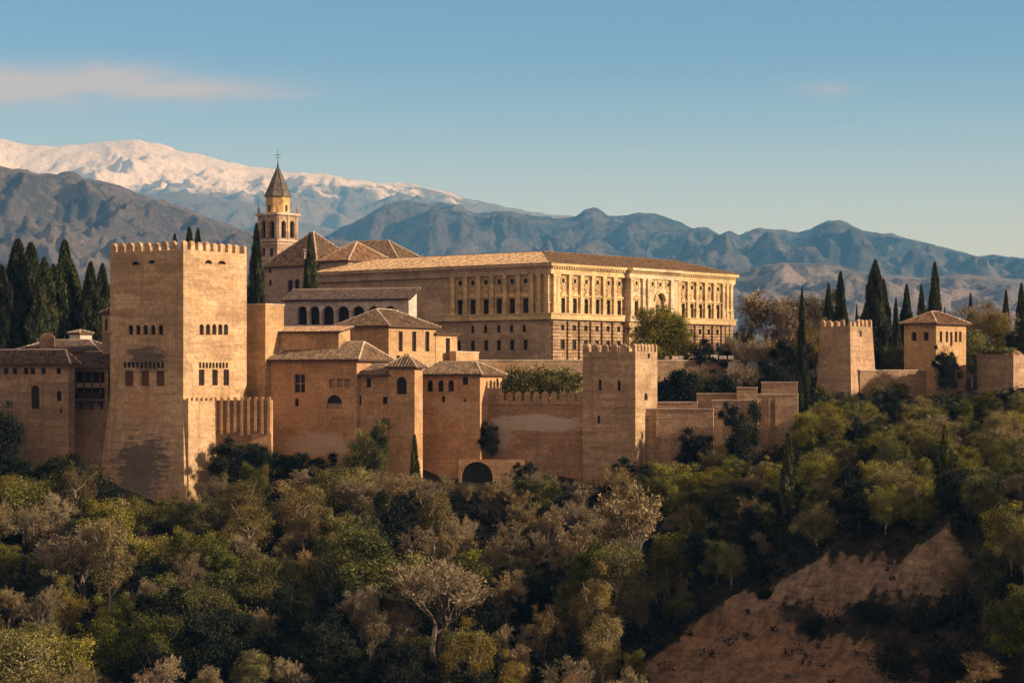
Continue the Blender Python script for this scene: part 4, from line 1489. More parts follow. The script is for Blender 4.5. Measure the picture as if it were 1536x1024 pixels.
s672 = fL.s(655)
bands(fR, -.70, pal.Lr + .7, ZC['belt0'] + .003, ZC['belt1'], .70, M['palace'], 'string_course')
bands(fL, .021, s672, ZC['belt0'] + .003, ZC['belt1'], .70, M['palace'], 'string_course')
bands(fR, -.82, pal.Lr + .8, ZC['belt1'] + .0, ZC['belt1'] + .18, .86, M['palace'], 'ledge')
bands(fL, .021, s672, ZC['belt1'] + .0, ZC['belt1'] + .18, .86, M['palace'], 'ledge')
bands(fR, -.60, pal.Lr + .6, ZC['arch0'], ZC['corn0'], .60, M['palace'], 'entablature')
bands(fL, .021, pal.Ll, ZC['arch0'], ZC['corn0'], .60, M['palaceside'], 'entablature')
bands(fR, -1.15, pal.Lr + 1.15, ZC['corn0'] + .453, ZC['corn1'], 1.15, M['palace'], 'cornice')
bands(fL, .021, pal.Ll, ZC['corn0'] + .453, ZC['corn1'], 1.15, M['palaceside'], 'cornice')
mb = MB()
s = -.5
while s < pal.Lr + .4:
    fR.box(mb, s, s + .32, ZC['corn0'] + .003, ZC['corn0'] + .45, -.02, 1.0)
    s += .72
fR.box(mb, -.68, pal.Lr + .68, ZC['corn0'] + .005, ZC['corn0'] + .448, -.02, .68)
mb.build('dentil_band', M['palace'], pal.root)
mb = MB()
fL.box(mb, .021, pal.Ll, ZC['corn0'] + .005, ZC['corn0'] + .448, -.02, .72)
mb.build('dentil_band', M['palaceside'], pal.root)

# projecting marble frontispiece in the middle of the sunlit front
OUT = 1.15
sa, sb_ = fR.s(936.5), fR.s(1009.5)
fF = fR.shifted(OUT)
ptF = lambda s, z, i: fF.p(s, z, -i)
xsF = (954, 977.5, 1002)
fh = [hrect(fF.s(x), .6, ZC['w0'], ZC['w1'], depth=.5) for x in (954,)] + [hrect(fF.s(990), 1.5, ZC['w0'], ZC['w1'] + 1.7, True, .7)]
lh_ = [hrect(fF.s(x), .5, ZC['sw0'], ZC['sw1'], depth=.5) for x in (954, 1002)] + [hrect(fF.s(990), 1.5, 0, 7.5, True, .9)]
mb = MB()
panel(mb, ptF, sa, sb_, ZC['belt0'], ZC['corn0'] + .5, fh)
for s in (sa, sb_):
    mb.poly([fR.p(s, ZC['belt0'], 0), fR.p(s, ZC['corn0'] + .5, 0), fF.p(s, ZC['corn0'] + .5, 0), fF.p(s, ZC['belt0'], 0)])
fr = mb.build('frontispiece', M['marble'], pal.root)
mb = MB()
panel(mb, ptF, sa, sb_, -3, ZC['belt0'], lh_)
for s in (sa, sb_):
    mb.poly([fR.p(s, -3, 0), fR.p(s, ZC['belt0'], 0), fF.p(s, ZC['belt0'], 0), fF.p(s, -3, 0)])
mb.build('portal_base', M['palace'], pal.root)
for h in fh + lh_:
    window_part(pal.root, ptF, h, 'window', 'relief' if h is fh[1] else 'frame')
surround(fF, fF.s(954), .6, ZC['w0'], ZC['w1'], 0, True, 1)
for x in (954, 978, 989.5, 1001.5):
    oculus(fF, fF.s(x), ZC['oc'] + .2, .42)
for x in (945.3, 963.5, 971, 1005.5):
    pilaster(fF, fF.s(x), 0, .38, M['marble'], False)
mb = MB()
s = fF.s(990)
n = 14
for k in range(n):
    a0, a1 = math.pi * k / n, math.pi * (k + 1) / n
    zz = ZC['w1'] + .2
    P_ = lambda r, a, o: fF.p(s + r * math.cos(a), zz + r * math.sin(a), o)
    mb.poly([P_(1.52, a0, .3), P_(1.52, a1, .3), P_(1.95, a1, .3), P_(1.95, a0, .3)])
    mb.poly([P_(1.95, a0, 0), P_(1.95, a1, 0), P_(1.95, a1, .3), P_(1.95, a0, .3)])
    mb.poly([P_(1.52, a0, 0), P_(1.52, a1, 0), P_(1.52, a1, .3), P_(1.52, a0, .3)])
mb.build('arch_moulding', M['palace'], pal.root)
for (z0, z1, o) in ((ZC['belt0'] + .006, ZC['belt1'] + .006, .5), (ZC['arch0'] + .004, ZC['corn0'] - .004, .36), (ZC['corn0'] + .457, ZC['corn1'] + .004, 1.15)):
    mb = MB()
    fF.box(mb, sa - .3, sb_ + .3, z0, z1, -1.0, o)
    mb.build('portal_cornice', M['marble'], pal.root)
mb = MB()
s = sa - .2
while s < sb_:
    fF.box(mb, s, s + .32, ZC['corn0'] + .003, ZC['corn0'] + .45, -.02, .8)
    s += .72
mb.build('portal_dentils', M['palace'], pal.root)

# ring roof round the courtyard
c = pal.corners(None, 1.0)
W_ = 9.2
ci = pal.corners(None, -W_ + 1.0)
ze, zr = ZC['corn1'] + .05, ZC['corn1'] + 2.75
mb = MB()
for i in range(4):
    j = (i + 1) % 4
    # shared edges only: the two seen slopes carry ribs
    roof_poly(mb, [(*c[i], ze), (*c[j], ze), (*ci[j], zr), (*ci[i], zr)], .5, i in (0, 3))
    caps(mb, (*c[i], ze), (*ci[i], zr), .2)
    caps(mb, (*ci[i], zr), (*ci[j], zr), .2)
mb.poly([(*p, zr - .01) for p in ci])
mb.poly([(*p, ze - .01) for p in c], None, 1)
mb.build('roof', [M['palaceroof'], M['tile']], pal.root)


# ---------------------------------------------------------------- trees
class Leaves:
    """many small faces with a tone each, kept in arrays"""
    def __init__(s): s.V, s.T, s.n = [], [], 4

    def add(s, V, tone): s.V.append(V); s.T.append(np.repeat(tone, V.shape[1]))

    def mesh(s, name, mat):
        V = np.concatenate([v.reshape(-1, 3) for v in s.V])
        T = np.concatenate(s.T)
        nf = len(V) // 4
        me = bpy.data.meshes.new(name)
        me.vertices.add(len(V))
        me.vertices.foreach_set('co', V.ravel().astype(np.float32))
        me.loops.add(nf * 4)
        me.loops.foreach_set('vertex_index', np.arange(nf * 4, dtype=np.int32))
        me.polygons.add(nf)
        me.polygons.foreach_set('loop_start', np.arange(0, nf * 4, 4, dtype=np.int32))
        me.polygons.foreach_set('loop_total', np.full(nf, 4, dtype=np.int32))
        at = me.attributes.new('tone', 'FLOAT', 'POINT')
        at.data.foreach_set('value', np.clip(T, 0, 1).astype(np.float32))
        me.materials.append(mat)
        me.update(calc_edges=True)
        me.validate()
        return me


def unit(v): return v / np.maximum(np.linalg.norm(v, axis=-1, keepdims=True), 1e-9)


def leaf_quads(rng, C, size, elong=1.0, axis=None):
    n = len(C)
    a = unit(rng.normal(size=(n, 3))) if axis is None else unit(axis)
    b = unit(np.cross(a, rng.normal(size=(n, 3))))
    s = size * rng.uniform(.6, 1.4, size=(n, 1))
    A, B = a * s * elong, b * s
    return np.stack([C - A, C + B * .6, C + A, C - B * .6], 1)


def tube_mesh(mbs, p, q, r0, r1): mbs.tube(p, q, r0, r1, 5, 0, False)


def trunk_limbs(rng, h, rad, top, spread, nl, mb):
    """tapered leaning trunk in segments and limbs; returns limb ends"""
    pts = [Vector((0, 0, -1.2))]
    for k in range(1, 6):
        z = top * k / 5
        pts.append(Vector((rng.normal() * .04 * h * k / 5, rng.normal() * .04 * h * k / 5, z)))
    for k in range(5):
        tube_mesh(mb, pts[k], pts[k + 1], rad * (1 - .14 * k), rad * (1 - .14 * (k + 1)))
    ends = []
    for k in range(nl):
        s = pts[2 + k % 4]
        an = k * 2.4 + rng.uniform(-.4, .4)
        ln = spread * rng.uniform(.6, 1.0)
        e = s + Vector((math.cos(an) * ln, math.sin(an) * ln, h * rng.uniform(.15, .33)))
        m = s.lerp(e, .5) + Vector((0, 0, -.03 * h))
        tube_mesh(mb, s, m, rad * .42, rad * .28)
        tube_mesh(mb, m, e, rad * .28, rad * .1)
        ends.append(e)
    return ends


def broad_tree(seed, h, r, nclump, nleaf, leaf, leafmat, barkmat, zc=.62, rz=.38, open_=.25):
    rng = np.random.default_rng(seed)
    mb = MB()
    ends = trunk_limbs(rng, h, h * .022, h * .66, r * .9, 9, mb)
    tm = mb.build('trunk', barkmat)
    lv = Leaves()
    per = nleaf // nclump
    for k in range(nclump):
        dv = unit(rng.normal(size=3))
        rad = rng.uniform(.35, 1.0) ** .6
        c = np.array([dv[0] * r * rad * .82, dv[1] * r * rad * .82, zc * h + dv[2] * rz * h * rad * .85])
        if k % 5 < 3:
            e = ends[rng.integers(0, len(ends))]
            c = np.array(e[:]) * np.array([1, 1, .96]) + rng.normal(size=3) * np.array([r * .24, r * .24, h * .085])
        cr = r * rng.uniform(.12, .30)
        m = int(per * (cr / (.21 * r)) ** 2)
        d = unit(rng.normal(size=(m, 3)))
        C = c + (d * .35 + rng.normal(size=(m, 3)) * .52) * cr * np.array([1, 1, .8])
        tone = np.clip(rng.normal(.42 + rng.uniform(-.26, .30), .2, size=m), 0, 1) ** 1.5
        lv.add(leaf_quads(rng, C, leaf, 1.2), tone)
    m = int(nleaf * open_)      # loose sprays outside the clumps
    d = unit(rng.normal(size=(m, 3)))
    C = np.array([0, 0, zc * h]) + d * np.array([r, r, rz * h]) * rng.uniform(.5, 1.08, size=(m, 1))
    lv.add(leaf_quads(rng, C, leaf * .8, 1.2), rng.uniform(.1, .8, size=m))
    return tm, lv.mesh('crown', leafmat)


def bare_tree(seed, h, r, twigs, mat, barkmat, leaf=0, up=.5):
    """leafless winter tree: limbs that fork four times into fine twigs"""
    rng = np.random.default_rng(seed)
    mb = MB()
    A, B, Wd, T = [], [], [], []
    prof = lambda z: 1.0

    def grow(p, d, ln, rad, lev):
        q = p + d * ln
        if lev <= 2:
            m = p.lerp(q, .5) + Vector(rng.normal(size=3) * ln * .05)
            tube_mesh(mb, p, m, rad, rad * .8)
            tube_mesh(mb, m, q, rad * .8, rad * .55)
        else:
            A.append(p[:]); B.append(q[:]); Wd.append(max(rad, .022)); T.append(rng.uniform(.1, 1) * (.55 + .12 * lev))
        if lev >= 6:
            return
        nk = (6, 6, 5, 5, 5, 4)[lev]
        for k in range(nk):
            f = rng.uniform(.35, 1.0) if lev else rng.uniform(.45, 1.0)
            s = p.lerp(q, f)
            dv = Vector(rng.normal(size=3))
            dv = (dv - d * dv.dot(d)).normalized()
            an = rng.uniform(.35, .95)
            nd = (d * math.cos(an) + dv * math.sin(an) + Vector((0, 0, up * .45))).normalized()
            l2 = ln * rng.uniform(.45, .75) if lev else h * rng.uniform(.2, .32)
            grow(s, nd, l2, rad * .5, lev + 1)
    grow(Vector((0, 0, -1.0)), Vector((rng.normal() * .05, rng.normal() * .05, 1)).normalized(), h * .48, h * .02, 0)
    A, B, Wd, T = np.array(A), np.array(B), np.array(Wd), np.array(T)
    if len(A) > twigs:
        keep = np.sort(rng.permutation(len(A))[:twigs])
        A, B, Wd, T = A[keep], B[keep], Wd[keep], T[keep]
    ztop = max(B[:, 2].max(), 1)
    rmax = np.percentile(np.hypot(B[:, 0], B[:, 1]), 97)
    sc = np.array([r / rmax, r / rmax, h / ztop])
    for v in (A, B):
        v *= sc
    mb.v = [(p[0] * sc[0], p[1] * sc[1], p[2] * sc[2]) for p in mb.v]
    tm = mb.build('trunk', barkmat)
    ax = unit(B - A)
    sd = unit(np.cross(ax, rng.normal(size=A.shape))) * Wd[:, None]
    lv = Leaves()
    lv.add(np.stack([A - sd, A + sd, B + sd * .5, B - sd * .5], 1), T)
    if leaf:
        C = B[rng.integers(0, len(B), leaf)] + rng.normal(size=(leaf, 3)) * .12
        lv.add(leaf_quads(rng, C, .11, 1.3), rng.uniform(.5, 1, leaf))
    return tm, lv.mesh('crown', mat)


def cypress_tree(seed, h, r, n, mat, fat=.35):
    rng = np.random.default_rng(seed)
    mb = MB()
    tube_mesh(mb, (0, 0, -1.2), (0, 0, h * .4), r * .22, r * .14)
    tm = mb.build('trunk', M['bark'])
    ph = rng.uniform(0, 6.3, 6)

    def rad(z, a):
        t_ = z / h
        base = np.where(t_ < fat, .55 + .45 * np.sin(np.clip(t_ / fat, 0, 1) * math.pi / 2), np.clip((1 - t_) / (1 - fat), 0, 1) ** .72)
        lob = 1 + .16 * np.sin(3 * a + ph[0] + 5 * t_) + .12 * np.sin(5 * a + ph[1] - 9 * t_) + .10 * np.sin(17 * t_ + ph[2] + 2 * a) + .07 * np.sin(31 * t_ + ph[3] - 3 * a)
        return r * base * lob
    lv = Leaves()
    zz = h * (.03 + .97 * rng.uniform(0, 1, n) ** 1.15)
    a = rng.uniform(0, 2 * math.pi, n)
    rr = rad(zz, a) * rng.uniform(.55, 1.04, n) ** .6 * np.where(rng.uniform(size=n) < .10, 1.16, 1.0)
    C = np.stack([np.cos(a) * rr, np.sin(a) * rr, zz], 1)
    axv = np.stack([np.cos(a) * .35, np.sin(a) * .35, np.ones(n)], 1) + rng.normal(size=(n, 3)) * .3
    tone = np.clip(.45 + .28 * np.sin(4 * a + zz * 1.3 + ph[4]) + rng.normal(0, .2, n), 0, 1)
    lv.add(leaf_quads(rng, C, .13, 2.4, axv), tone)
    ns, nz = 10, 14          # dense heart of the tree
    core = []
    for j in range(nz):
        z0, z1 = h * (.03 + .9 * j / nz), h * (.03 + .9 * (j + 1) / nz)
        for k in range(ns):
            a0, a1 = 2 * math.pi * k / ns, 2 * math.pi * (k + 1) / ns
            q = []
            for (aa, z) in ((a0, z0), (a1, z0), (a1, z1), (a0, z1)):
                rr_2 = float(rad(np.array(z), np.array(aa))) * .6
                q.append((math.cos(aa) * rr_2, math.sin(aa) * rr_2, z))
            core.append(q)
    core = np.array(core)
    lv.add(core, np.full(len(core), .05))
    return tm, lv.mesh('crown', mat)


def bush_mesh(seed, w, h, n, mat, leaf=.16):
    rng = np.random.default_rng(seed)
    lv = Leaves()
    for k in range(9):
        c = np.array([rng.uniform(-.6, .6) * w, rng.uniform(-.6, .6) * w, h * rng.uniform(.2, .7)])
        cr = np.array([w * .45, w * .45, h * .36]) * rng.uniform(.6, 1.1)
        m = n // 9
        d = unit(rng.normal(size=(m, 3)))
        lv.add(leaf_quads(rng, c + (d * .4 + rng.normal(size=(m, 3)) * .45) * cr, leaf, 1.2), np.clip(rng.normal(.35 + rng.uniform(-.2, .25), .2, m), 0, 1))
    return lv.mesh('foliage', mat)


PROTO = {}


def proto(key, made):
    tm, cm = made
    mt = tm.data
    bpy.data.objects.remove(tm)
    PROTO.setdefault(key, []).append((mt, cm))


for i in range(6):
    proto('green', broad_tree(11 + i, 10, (3.4, 2.5, 3.9, 2.2, 3.0, 3.6)[i], 60, 19000, .10, M['leaf_green'], M['bark'], .60, .40))
for i in range(4):
    proto('olive', broad_tree(31 + i, 8, 2.7 + .25 * i, 46, 13000, .09, M['leaf_olive'], M['palebark'], .60, .38, .35))
for i in range(3):
    proto('gold', broad_tree(41 + i, 10, 2.6 + .3 * i, 48, 12000, .088, M['leaf_gold'], M['palebark'], .60, .40, .5))
for i in range(3):
    proto('dark', broad_tree(51 + i, 9, 3.3, 44, 16000, .125, M['leaf_dark'], M['bark'], .52, .48))
for i in range(5):
    proto('bare', bare_tree(61 + i, 11, (4.2, 3.2, 4.8, 3.6, 4.4)[i], 16000, M['twig'], M['bark'], 900, .75))
for i in range(2):
    proto('slim', bare_tree(81 + i, 12, 2.2, 7000, M['twig'], M['palebark'], 2200, .9))
for i in range(4):
    proto('cypress', cypress_tree(91 + i, 16, 1.9, 14000, M['cypress'], .3 + .05 * i))
for i in range(2):
    proto('young_cypress', cypress_tree(101 + i, 10, .75, 4200, M['cypress_light'], .4))
for i in range(2):
    proto('conifer', cypress_tree(111 + i, 9, 2.9, 9000, M['cypress'], .22))

NAMES = dict(green=('leafy_tree', 'tree'), olive=('olive_tree', 'tree'), gold=('golden_tree', 'tree'), dark=('evergreen_tree', 'tree'), bare=('bare_tree', 'tree'),
             slim=('slender_tree', 'tree'), cypress=('cypress_tree', 'cypress'), young_cypress=('cypress_tree', 'cypress'), conifer=('conifer_tree', 'conifer'))
PH = dict(green=10, olive=8, gold=10, dark=9, bare=11, slim=12, cypress=16, young_cypress=10, conifer=9)
rnd = random.Random(5)


def put_tree(kind, x, y, z, h, wide=1.0, label=None, group=None, var=None):
    mt, cm = PROTO[kind][rnd.randrange(len(PROTO[kind])) if var is None else var]
    nm, cat = NAMES[kind]
    o = thing(nm, label or '', cat, (x, y, z), group)
    k = h / PH[kind]
    o.rotation_euler = (0, 0, rnd.uniform(0, 6.28))
    o.scale = (k * wide, k * wide, k)
    for n, me in (('trunk', mt), ('crown', cm)):
        c = bpy.data.objects.new(n, me)
        COL.objects.link(c)
        c.parent = o
    return o


def tree_at(kind, px, d, top, label, wide=1.0, group=None, var=None, zb=None, hmax=60):
    x = X(px, d)
    z = gz(x, d) if zb is None else zb
    h = min(hmax, Z(top, d) - z)
    return put_tree(kind, x, d, z, h, wide, label, group, var)


# cypresses behind the house on the left
GL = 'cypresses behind the house on the left'
for (px, d, top, w, lab) in (
        (-8, 440, 380, 1.0, 'dark cypress cut by the left edge of the picture'), (4, 428, 400, .8, 'short dark cypress beside the left edge cypress'),
        (27, 432, 361, 1.15, 'broad tall cypress, the tallest nearest the left edge'), (46, 436, 366, 1.1, 'wide dense cypress just right of the tallest one'),
        (66, 424, 388, .9, 'medium cypress above the domed chimney'), (80, 440, 398, .9, 'shorter cypress filling the gap beside the pointed one'),
        (97, 428, 362, .95, 'tall pointed cypress above the sunlit chimney block'), (111, 436, 402, .9, 'cypress right of the tall pointed one'),
        (136, 426, 394, .85, 'slim cypress between the chimney block and the great tower'), (154, 430, 397, .8, 'cypress touching the left side of the great tower'),
        (14, 415, 425, .9, 'low bushy cypress in front of the tall left cypresses'), (58, 414, 430, .9, 'low dark cypress rising behind the domed chimney')):
    tree_at('cypress', px, d, top, lab, w * 1.2, GL)
for (px, d, top, w, lab) in ((262, 455, 353, .6, 'small cypress tip left of a pair above the tower battlements'), (284, 450, 344, .75, 'left of two close cypress tips above the tower battlements'),
                             (297, 452, 345, .62, 'right of two close cypress tips above the tower battlements')):
    tree_at('cypress', px, d, top, lab, w, 'cypress tips over the great tower')
tree_at('cypress', 385, 400, 339, 'tall dark cypress between the great tower and the bell tower', .52, None, 1, hmax=40)
tree_at('cypress', 465, 440, 352, 'narrow dark cypress in front of the church roof', .55, None, 2)
# cypresses and trees on the right
GR = 'cypresses round the ruined tower and the square house'
for (px, d, top, w, lab) in (
        (1243, 424, 427, .75, 'shorter of two cypresses behind the ruined tower'), (1261, 426, 409, .85, 'taller of two cypresses behind the ruined tower'),
        (1285, 440, 458, .5, 'tiny cypress tip between the pair and the giant cypress'), (1313, 420, 392, 1.15, 'giant cypress, the tallest right of the ruined tower'),
        (1325, 428, 420, .9, 'cypress merging with the right side of the giant one'), (1298, 430, 455, .8, 'low cypress at the left foot of the giant one'),
        (1344, 424, 448, .6, 'thin cypress left of the square house'), (1360, 428, 428, .95, 'wide cypress behind the left roof slope of the square house'),
        (1382, 432, 428, .7, 'slim cypress rising behind the square house roof'), (1402, 428, 395, .75, 'tall slender cypress right behind the square house ridge'),
        (1417, 440, 462, .5, 'tiny cypress tip over the right roof slope of the square house'), (1456, 450, 440, .6, 'faint slim cypress left of the big brown tree'),
        (1509, 440, 436, .7, 'cypress left of the right edge one'), (1532, 436, 426, .85, 'cypress at the right edge of the picture')):
    tree_at('cypress', px, d, top, lab, w * .8, GR)
tree_at('cypress', 1203, 372, 434, 'very tall thin cypress with bare top beside the stepped walls', .34, None, 0)
tree_at('young_cypress', 1182, 325, 650, 'slim bright green cypress alone on the slope below the end bastion', 1.1, None, 0)
tree_at('young_cypress', 1417, 325, 638, 'slim green cypress on the slope below the square house', 1.2, None, 1)
tree_at('young_cypress', 622, 357, 653, 'small thin cypress against the wall below the roofed turret', .9, None, 1)
tree_at('young_cypress', 1000, 310, 850, 'dark little cypress above the bare earth slope', .9, None, 0)
tree_at('dark', 1113, 360.5, 608, 'tall bushy dark evergreen in front of the red bastion wall', .75, None, 0)
tree_at('dark', 1046, 359.5, 648, 'low dark evergreen left of the tall bastion evergreen', 1.0, None, 1)
for (px, d, top, kind, w, lab) in (
        (1118, 424, 476, 'bare', .8, 'brown bare tree touching the right end of the palace'), (1150, 426, 428, 'slim', 2.2, 'big pale bare tree right of the palace'),
        (1172, 420, 440, 'slim', 1.3, 'pale slender tree in front of the big pale bare one'), (1200, 424, 438, 'slim', 1.3, 'thin brown tree behind the tall thin cypress'),
        (1222, 428, 440, 'gold', 1.0, 'golden tree left of the ruined tower'), (1215, 412, 480, 'gold', .8, 'low golden tree close to the left side of the ruined tower'),
        (1100, 416, 498, 'bare', .8, 'low brown scrub tree under the palace end'), (1135, 412, 500, 'bare', .9, 'brown tree low in front of the pale bare trees'),
        (1165, 408, 505, 'bare', .9, 'reddish bare tree above the stepped walls'), (1188, 402, 515, 'dark', .9, 'dark tree behind the stepped walls near the thin cypress'),
        (1478, 430, 443, 'bare', 1.1, 'big round bare brown tree right of the square house'), (1500, 424, 470, 'gold', 1.0, 'golden tree right of the big brown tree'),
        (1458, 416, 490, 'olive', .9, 'olive tree close to the right wall of the square house'), (1340, 415, 520, 'green', .9, 'green tree between the ruined tower and the square house'),
        (1528, 414, 500, 'dark', .9, 'dark tree behind the broken bastion'), (1420, 398, 520, 'dark', .62, 'ivy dark tree climbing the corner of the square house'),
        (975, 414, 466, 'gold', 1.0, 'left golden tree in front of the palace portal'), (996, 413, 456, 'olive', .9, 'tallest olive green tree in front of the palace portal'),
        (1014, 414, 470, 'gold', .9, 'right golden tree in front of the palace portal'),
        (1046, 413, 512, 'dark', 1.2, 'left dark hedge tree at the foot of the palace'), (1072, 414, 515, 'dark', 1.2, 'right dark hedge tree at the foot of the palace'),
        (735, 366.6, 636, 'dark', .8, 'small dark tree growing against the red wall'), (566, 361, 634, 'green', .75, 'bright green tree against the wall below the lean-to house'),
        (546, 360.5, 655, 'green', .8, 'lower green tree left of the bright one under the lean-to house'),
        (352, 360, 662, 'dark', 1.1, 'dark evergreen at the foot of the ribbed wall'), (382, 361, 668, 'dark', 1.1, 'dark evergreen right of the ribbed wall'),
        (412, 362, 672, 'dark', 1.1, 'dark evergreen below the cross-barred window'), (450, 361, 682, 'dark', 1.2, 'dark spreading evergreen below the broad orange hall'),
        (490, 361, 684, 'dark', 1.2, 'dark evergreen below the arched niche'), (20, 354, 694, 'dark', 1.3, 'dark evergreen at the left edge below the house'),
        (58, 354, 690, 'dark', 1.3, 'dark evergreen below the tall pointed window'), (98, 354, 688, 'dark', 1.3, 'dark evergreen below the balcony'),
        (128, 352, 692, 'dark', 1.2, 'dark evergreen beside the tower foot'), (8, 362, 605, 'dark', .6, 'small dark tree clinging to the house wall at the left edge')):
    tree_at(kind, px, d, top, lab, w, zb=Z(688, 366) if px == 735 else None)
GG = 'yellow green trees in the garden behind the battlements'
for (px, d, top, kind, lab) in ((765, 384, 560, 'olive', 'leftmost garden tree behind the battlements, beside the low house'), (785, 386, 555, 'olive', 'second garden tree behind the battlements from the low house'),
                                (806, 385, 556, 'olive', 'middle garden tree behind the battlements'), (826, 386, 554, 'olive', 'rounded garden tree behind the battlements right of the middle one'),
                                (848, 385, 555, 'olive', 'garden tree behind the battlements next to the slit tower')):
    tree_at(kind, px, d, top, lab, 1.1, GG)
for (px, d, top, kind, lab) in ((1000, 384, 566, 'dark', 'dark garden tree right behind the slit tower'), (1022, 386, 560, 'dark', 'dark garden tree above the raised wall step'),
                                (1052, 388, 564, 'green', 'green garden tree behind the raised wall step'), (1082, 388, 556, 'dark', 'dark garden tree under the white wall end'),
                                (1120, 390, 540, 'bare', 'brown garden tree beside the white wall end'), (1146, 392, 545, 'dark', 'dark garden tree behind the highest wall step'),
                                (1172, 388, 552, 'dark', 'dark garden tree left of the thin cypress')):
    tree_at(kind, px, d, top, lab, 1.0)

# the wooded slope: individually placed trees, then the scattered ones
LIM = [(-80, 695), (140, 700), (150, 745), (318, 745), (325, 700), (520, 700), (640, 705), (655, 712), (690, 716), (740, 712), (790, 705), (800, 700), (960, 690), (1000, 690), (1060, 670), (1120, 690), (1195, 690), (1205, 612), (1250, 592), (1300, 588), (1360, 582), (1400, 600), (1440, 605), (1460, 585), (1640, 585)]
DMAX = [(-80, 352), (140, 352), (150, 346), (318, 347), (325, 358), (640, 357), (660, 352), (780, 352), (800, 356), (1000, 356), (1195, 357), (1210, 388), (1640, 388)]
CLIFF = [(900, 0), (960, 303), (1000, 307.5), (1100, 306.5), (1250, 299.5), (1430, 292.5), (1450, 290), (1451, 0), (1700, 0)]
def itp(tab, px): return float(np.interp(px, [p[0] for p in tab], [p[1] for p in tab]))


forest = []       # (kind, px, d, h, wide)
for (kind, px, d, top, w) in (('bare', 660, 302, 818, 1.15), ('slim', 955, 318, 716, 1.5), ('gold', 925, 306, 815, 1.0), ('gold', 165, 318, 775, .7), ('bare', 120, 322, 770, 1.3), ('bare', 762, 359, 697, 1.2), ('bare', 702, 356, 724, 1.0), ('dark', 786, 360, 694, 1.0), ('bare', 668, 357, 706, 1.0),
                              ('gold', 365, 345, 718, 1.1), ('gold', 455, 340, 722, 1.1), ('gold', 335, 344, 742, .9), ('green', 300, 305, 870, 1.3), ('olive', 60, 296, 930, 1.1),
                              ('olive', 1010, 352, 690, 1.2), ('gold', 890, 300, 868, .7), ('gold', 905, 292, 920, .7), ('olive', 1250, 360, 632, .7), ('slim', 785, 305, 930, .9),
                              ('bare', 780, 330, 775, 1.1), ('bare', 860, 325, 775, 1.0), ('olive', 540, 338, 790, .9), ('green', 530, 318, 790, 1.2), ('gold', 962, 308, 892, .6), ('olive', 30, 285, 940, 1.2),
                              ('green', 400, 315, 830, 1.1), ('gold', 1500, 318, 790, 1.1), ('olive', 1515, 306, 840, 1.0), ('olive', 1490, 300, 900, .8)):
    x = X(px, d)
    forest.append((kind, px, d, Z(top, d) - gz(x, d), w))
rf = random.Random(21)
tries = 0
while tries < 22000 and len(forest) < 640:
    tries += 1
    px, d = rf.uniform(-260, 1840), rf.uniform(266, 390)
    if d > itp(DMAX, px) or d < itp(CLIFF, px):
        continue
    x = X(px, d)
    sep = 5.0 if px < 1000 else 3.7
    if any(math.hypot(x - X(p, e), (d - e) * .85) < sep for (_, p, e, _, _) in forest):
        continue
    if any(abs(px - p) < 24 and e - 30 < d < e + 4 for (p, e) in ((1182, 325), (1417, 325), (668, 302), (925, 306), (955, 318))) or (690 < px < 745 and d > 338):
        continue
    up = itp(LIM, px)
    right = px > 1010 and d > 288
    z = gz(x, d)
    q = rf.random()
    if right:
        kind = 'olive' if q < .32 else 'green' if q < .60 else 'gold' if q < .70 else 'bare' if q < .78 else 'dark'
        h = rf.uniform(3.2, 7.2)
    elif 540 < px < 960:
        kind = 'bare' if q < .50 else 'olive' if q < .60 else 'green' if q < .72 else 'gold' if q < .80 else 'slim' if q < .88 else 'dark'
        h = rf.uniform(6.5, 11.5)
    elif px < 160:
        kind = 'bare' if q < .50 else 'olive' if q < .62 else 'green' if q < .85 else 'gold'
        h = rf.uniform(6.5, 11.5)
    else:
        kind = 'green' if q < .32 else 'dark' if q < .54 else 'olive' if q < .68 else 'gold' if q < .76 else 'bare'
        h = rf.uniform(6, 10.5)
    h = min(h, Z(up, d) - z)
    if h < 2.4:
        continue
    if Z(1050, d) > z + h:
        continue
    forest.append((kind, px, d, h, rf.uniform(.72, 1.2)))
SKIP = set()
# labels: what it looks like, how far down the slope, and below which landmark
MARKS = [(-100, 104, 'the pointed-window house'), (104, 165, 'the balcony house'), (165, 245, 'the great tower'), (245, 320, 'the tower pier'), (320, 412, 'the ribbed wall'), (412, 520, 'the broad hall'),
         (520, 584, 'the lean-to house'), (584, 640, 'the roofed turret'), (640, 690, 'the low house'), (690, 770, 'the stone arch'), (770, 872, 'the battlements'), (872, 965, 'the slit tower'),
         (965, 1068, 'the long red wall'), (1068, 1137, 'the red bastion'), (1137, 1215, 'the thin cypress'), (1215, 1290, 'the ruined tower'), (1290, 1356, 'the giant cypress'),
         (1356, 1404, 'the square house'), (1404, 1460, 'the house windows'), (1460, 1700, 'the broken bastion')]
LOOK = dict(green='leafy green tree', olive='pale olive tree', gold='golden leaved tree', dark='dark evergreen tree', bare='bare brown tree', slim='slender bare tree')
cells = {}
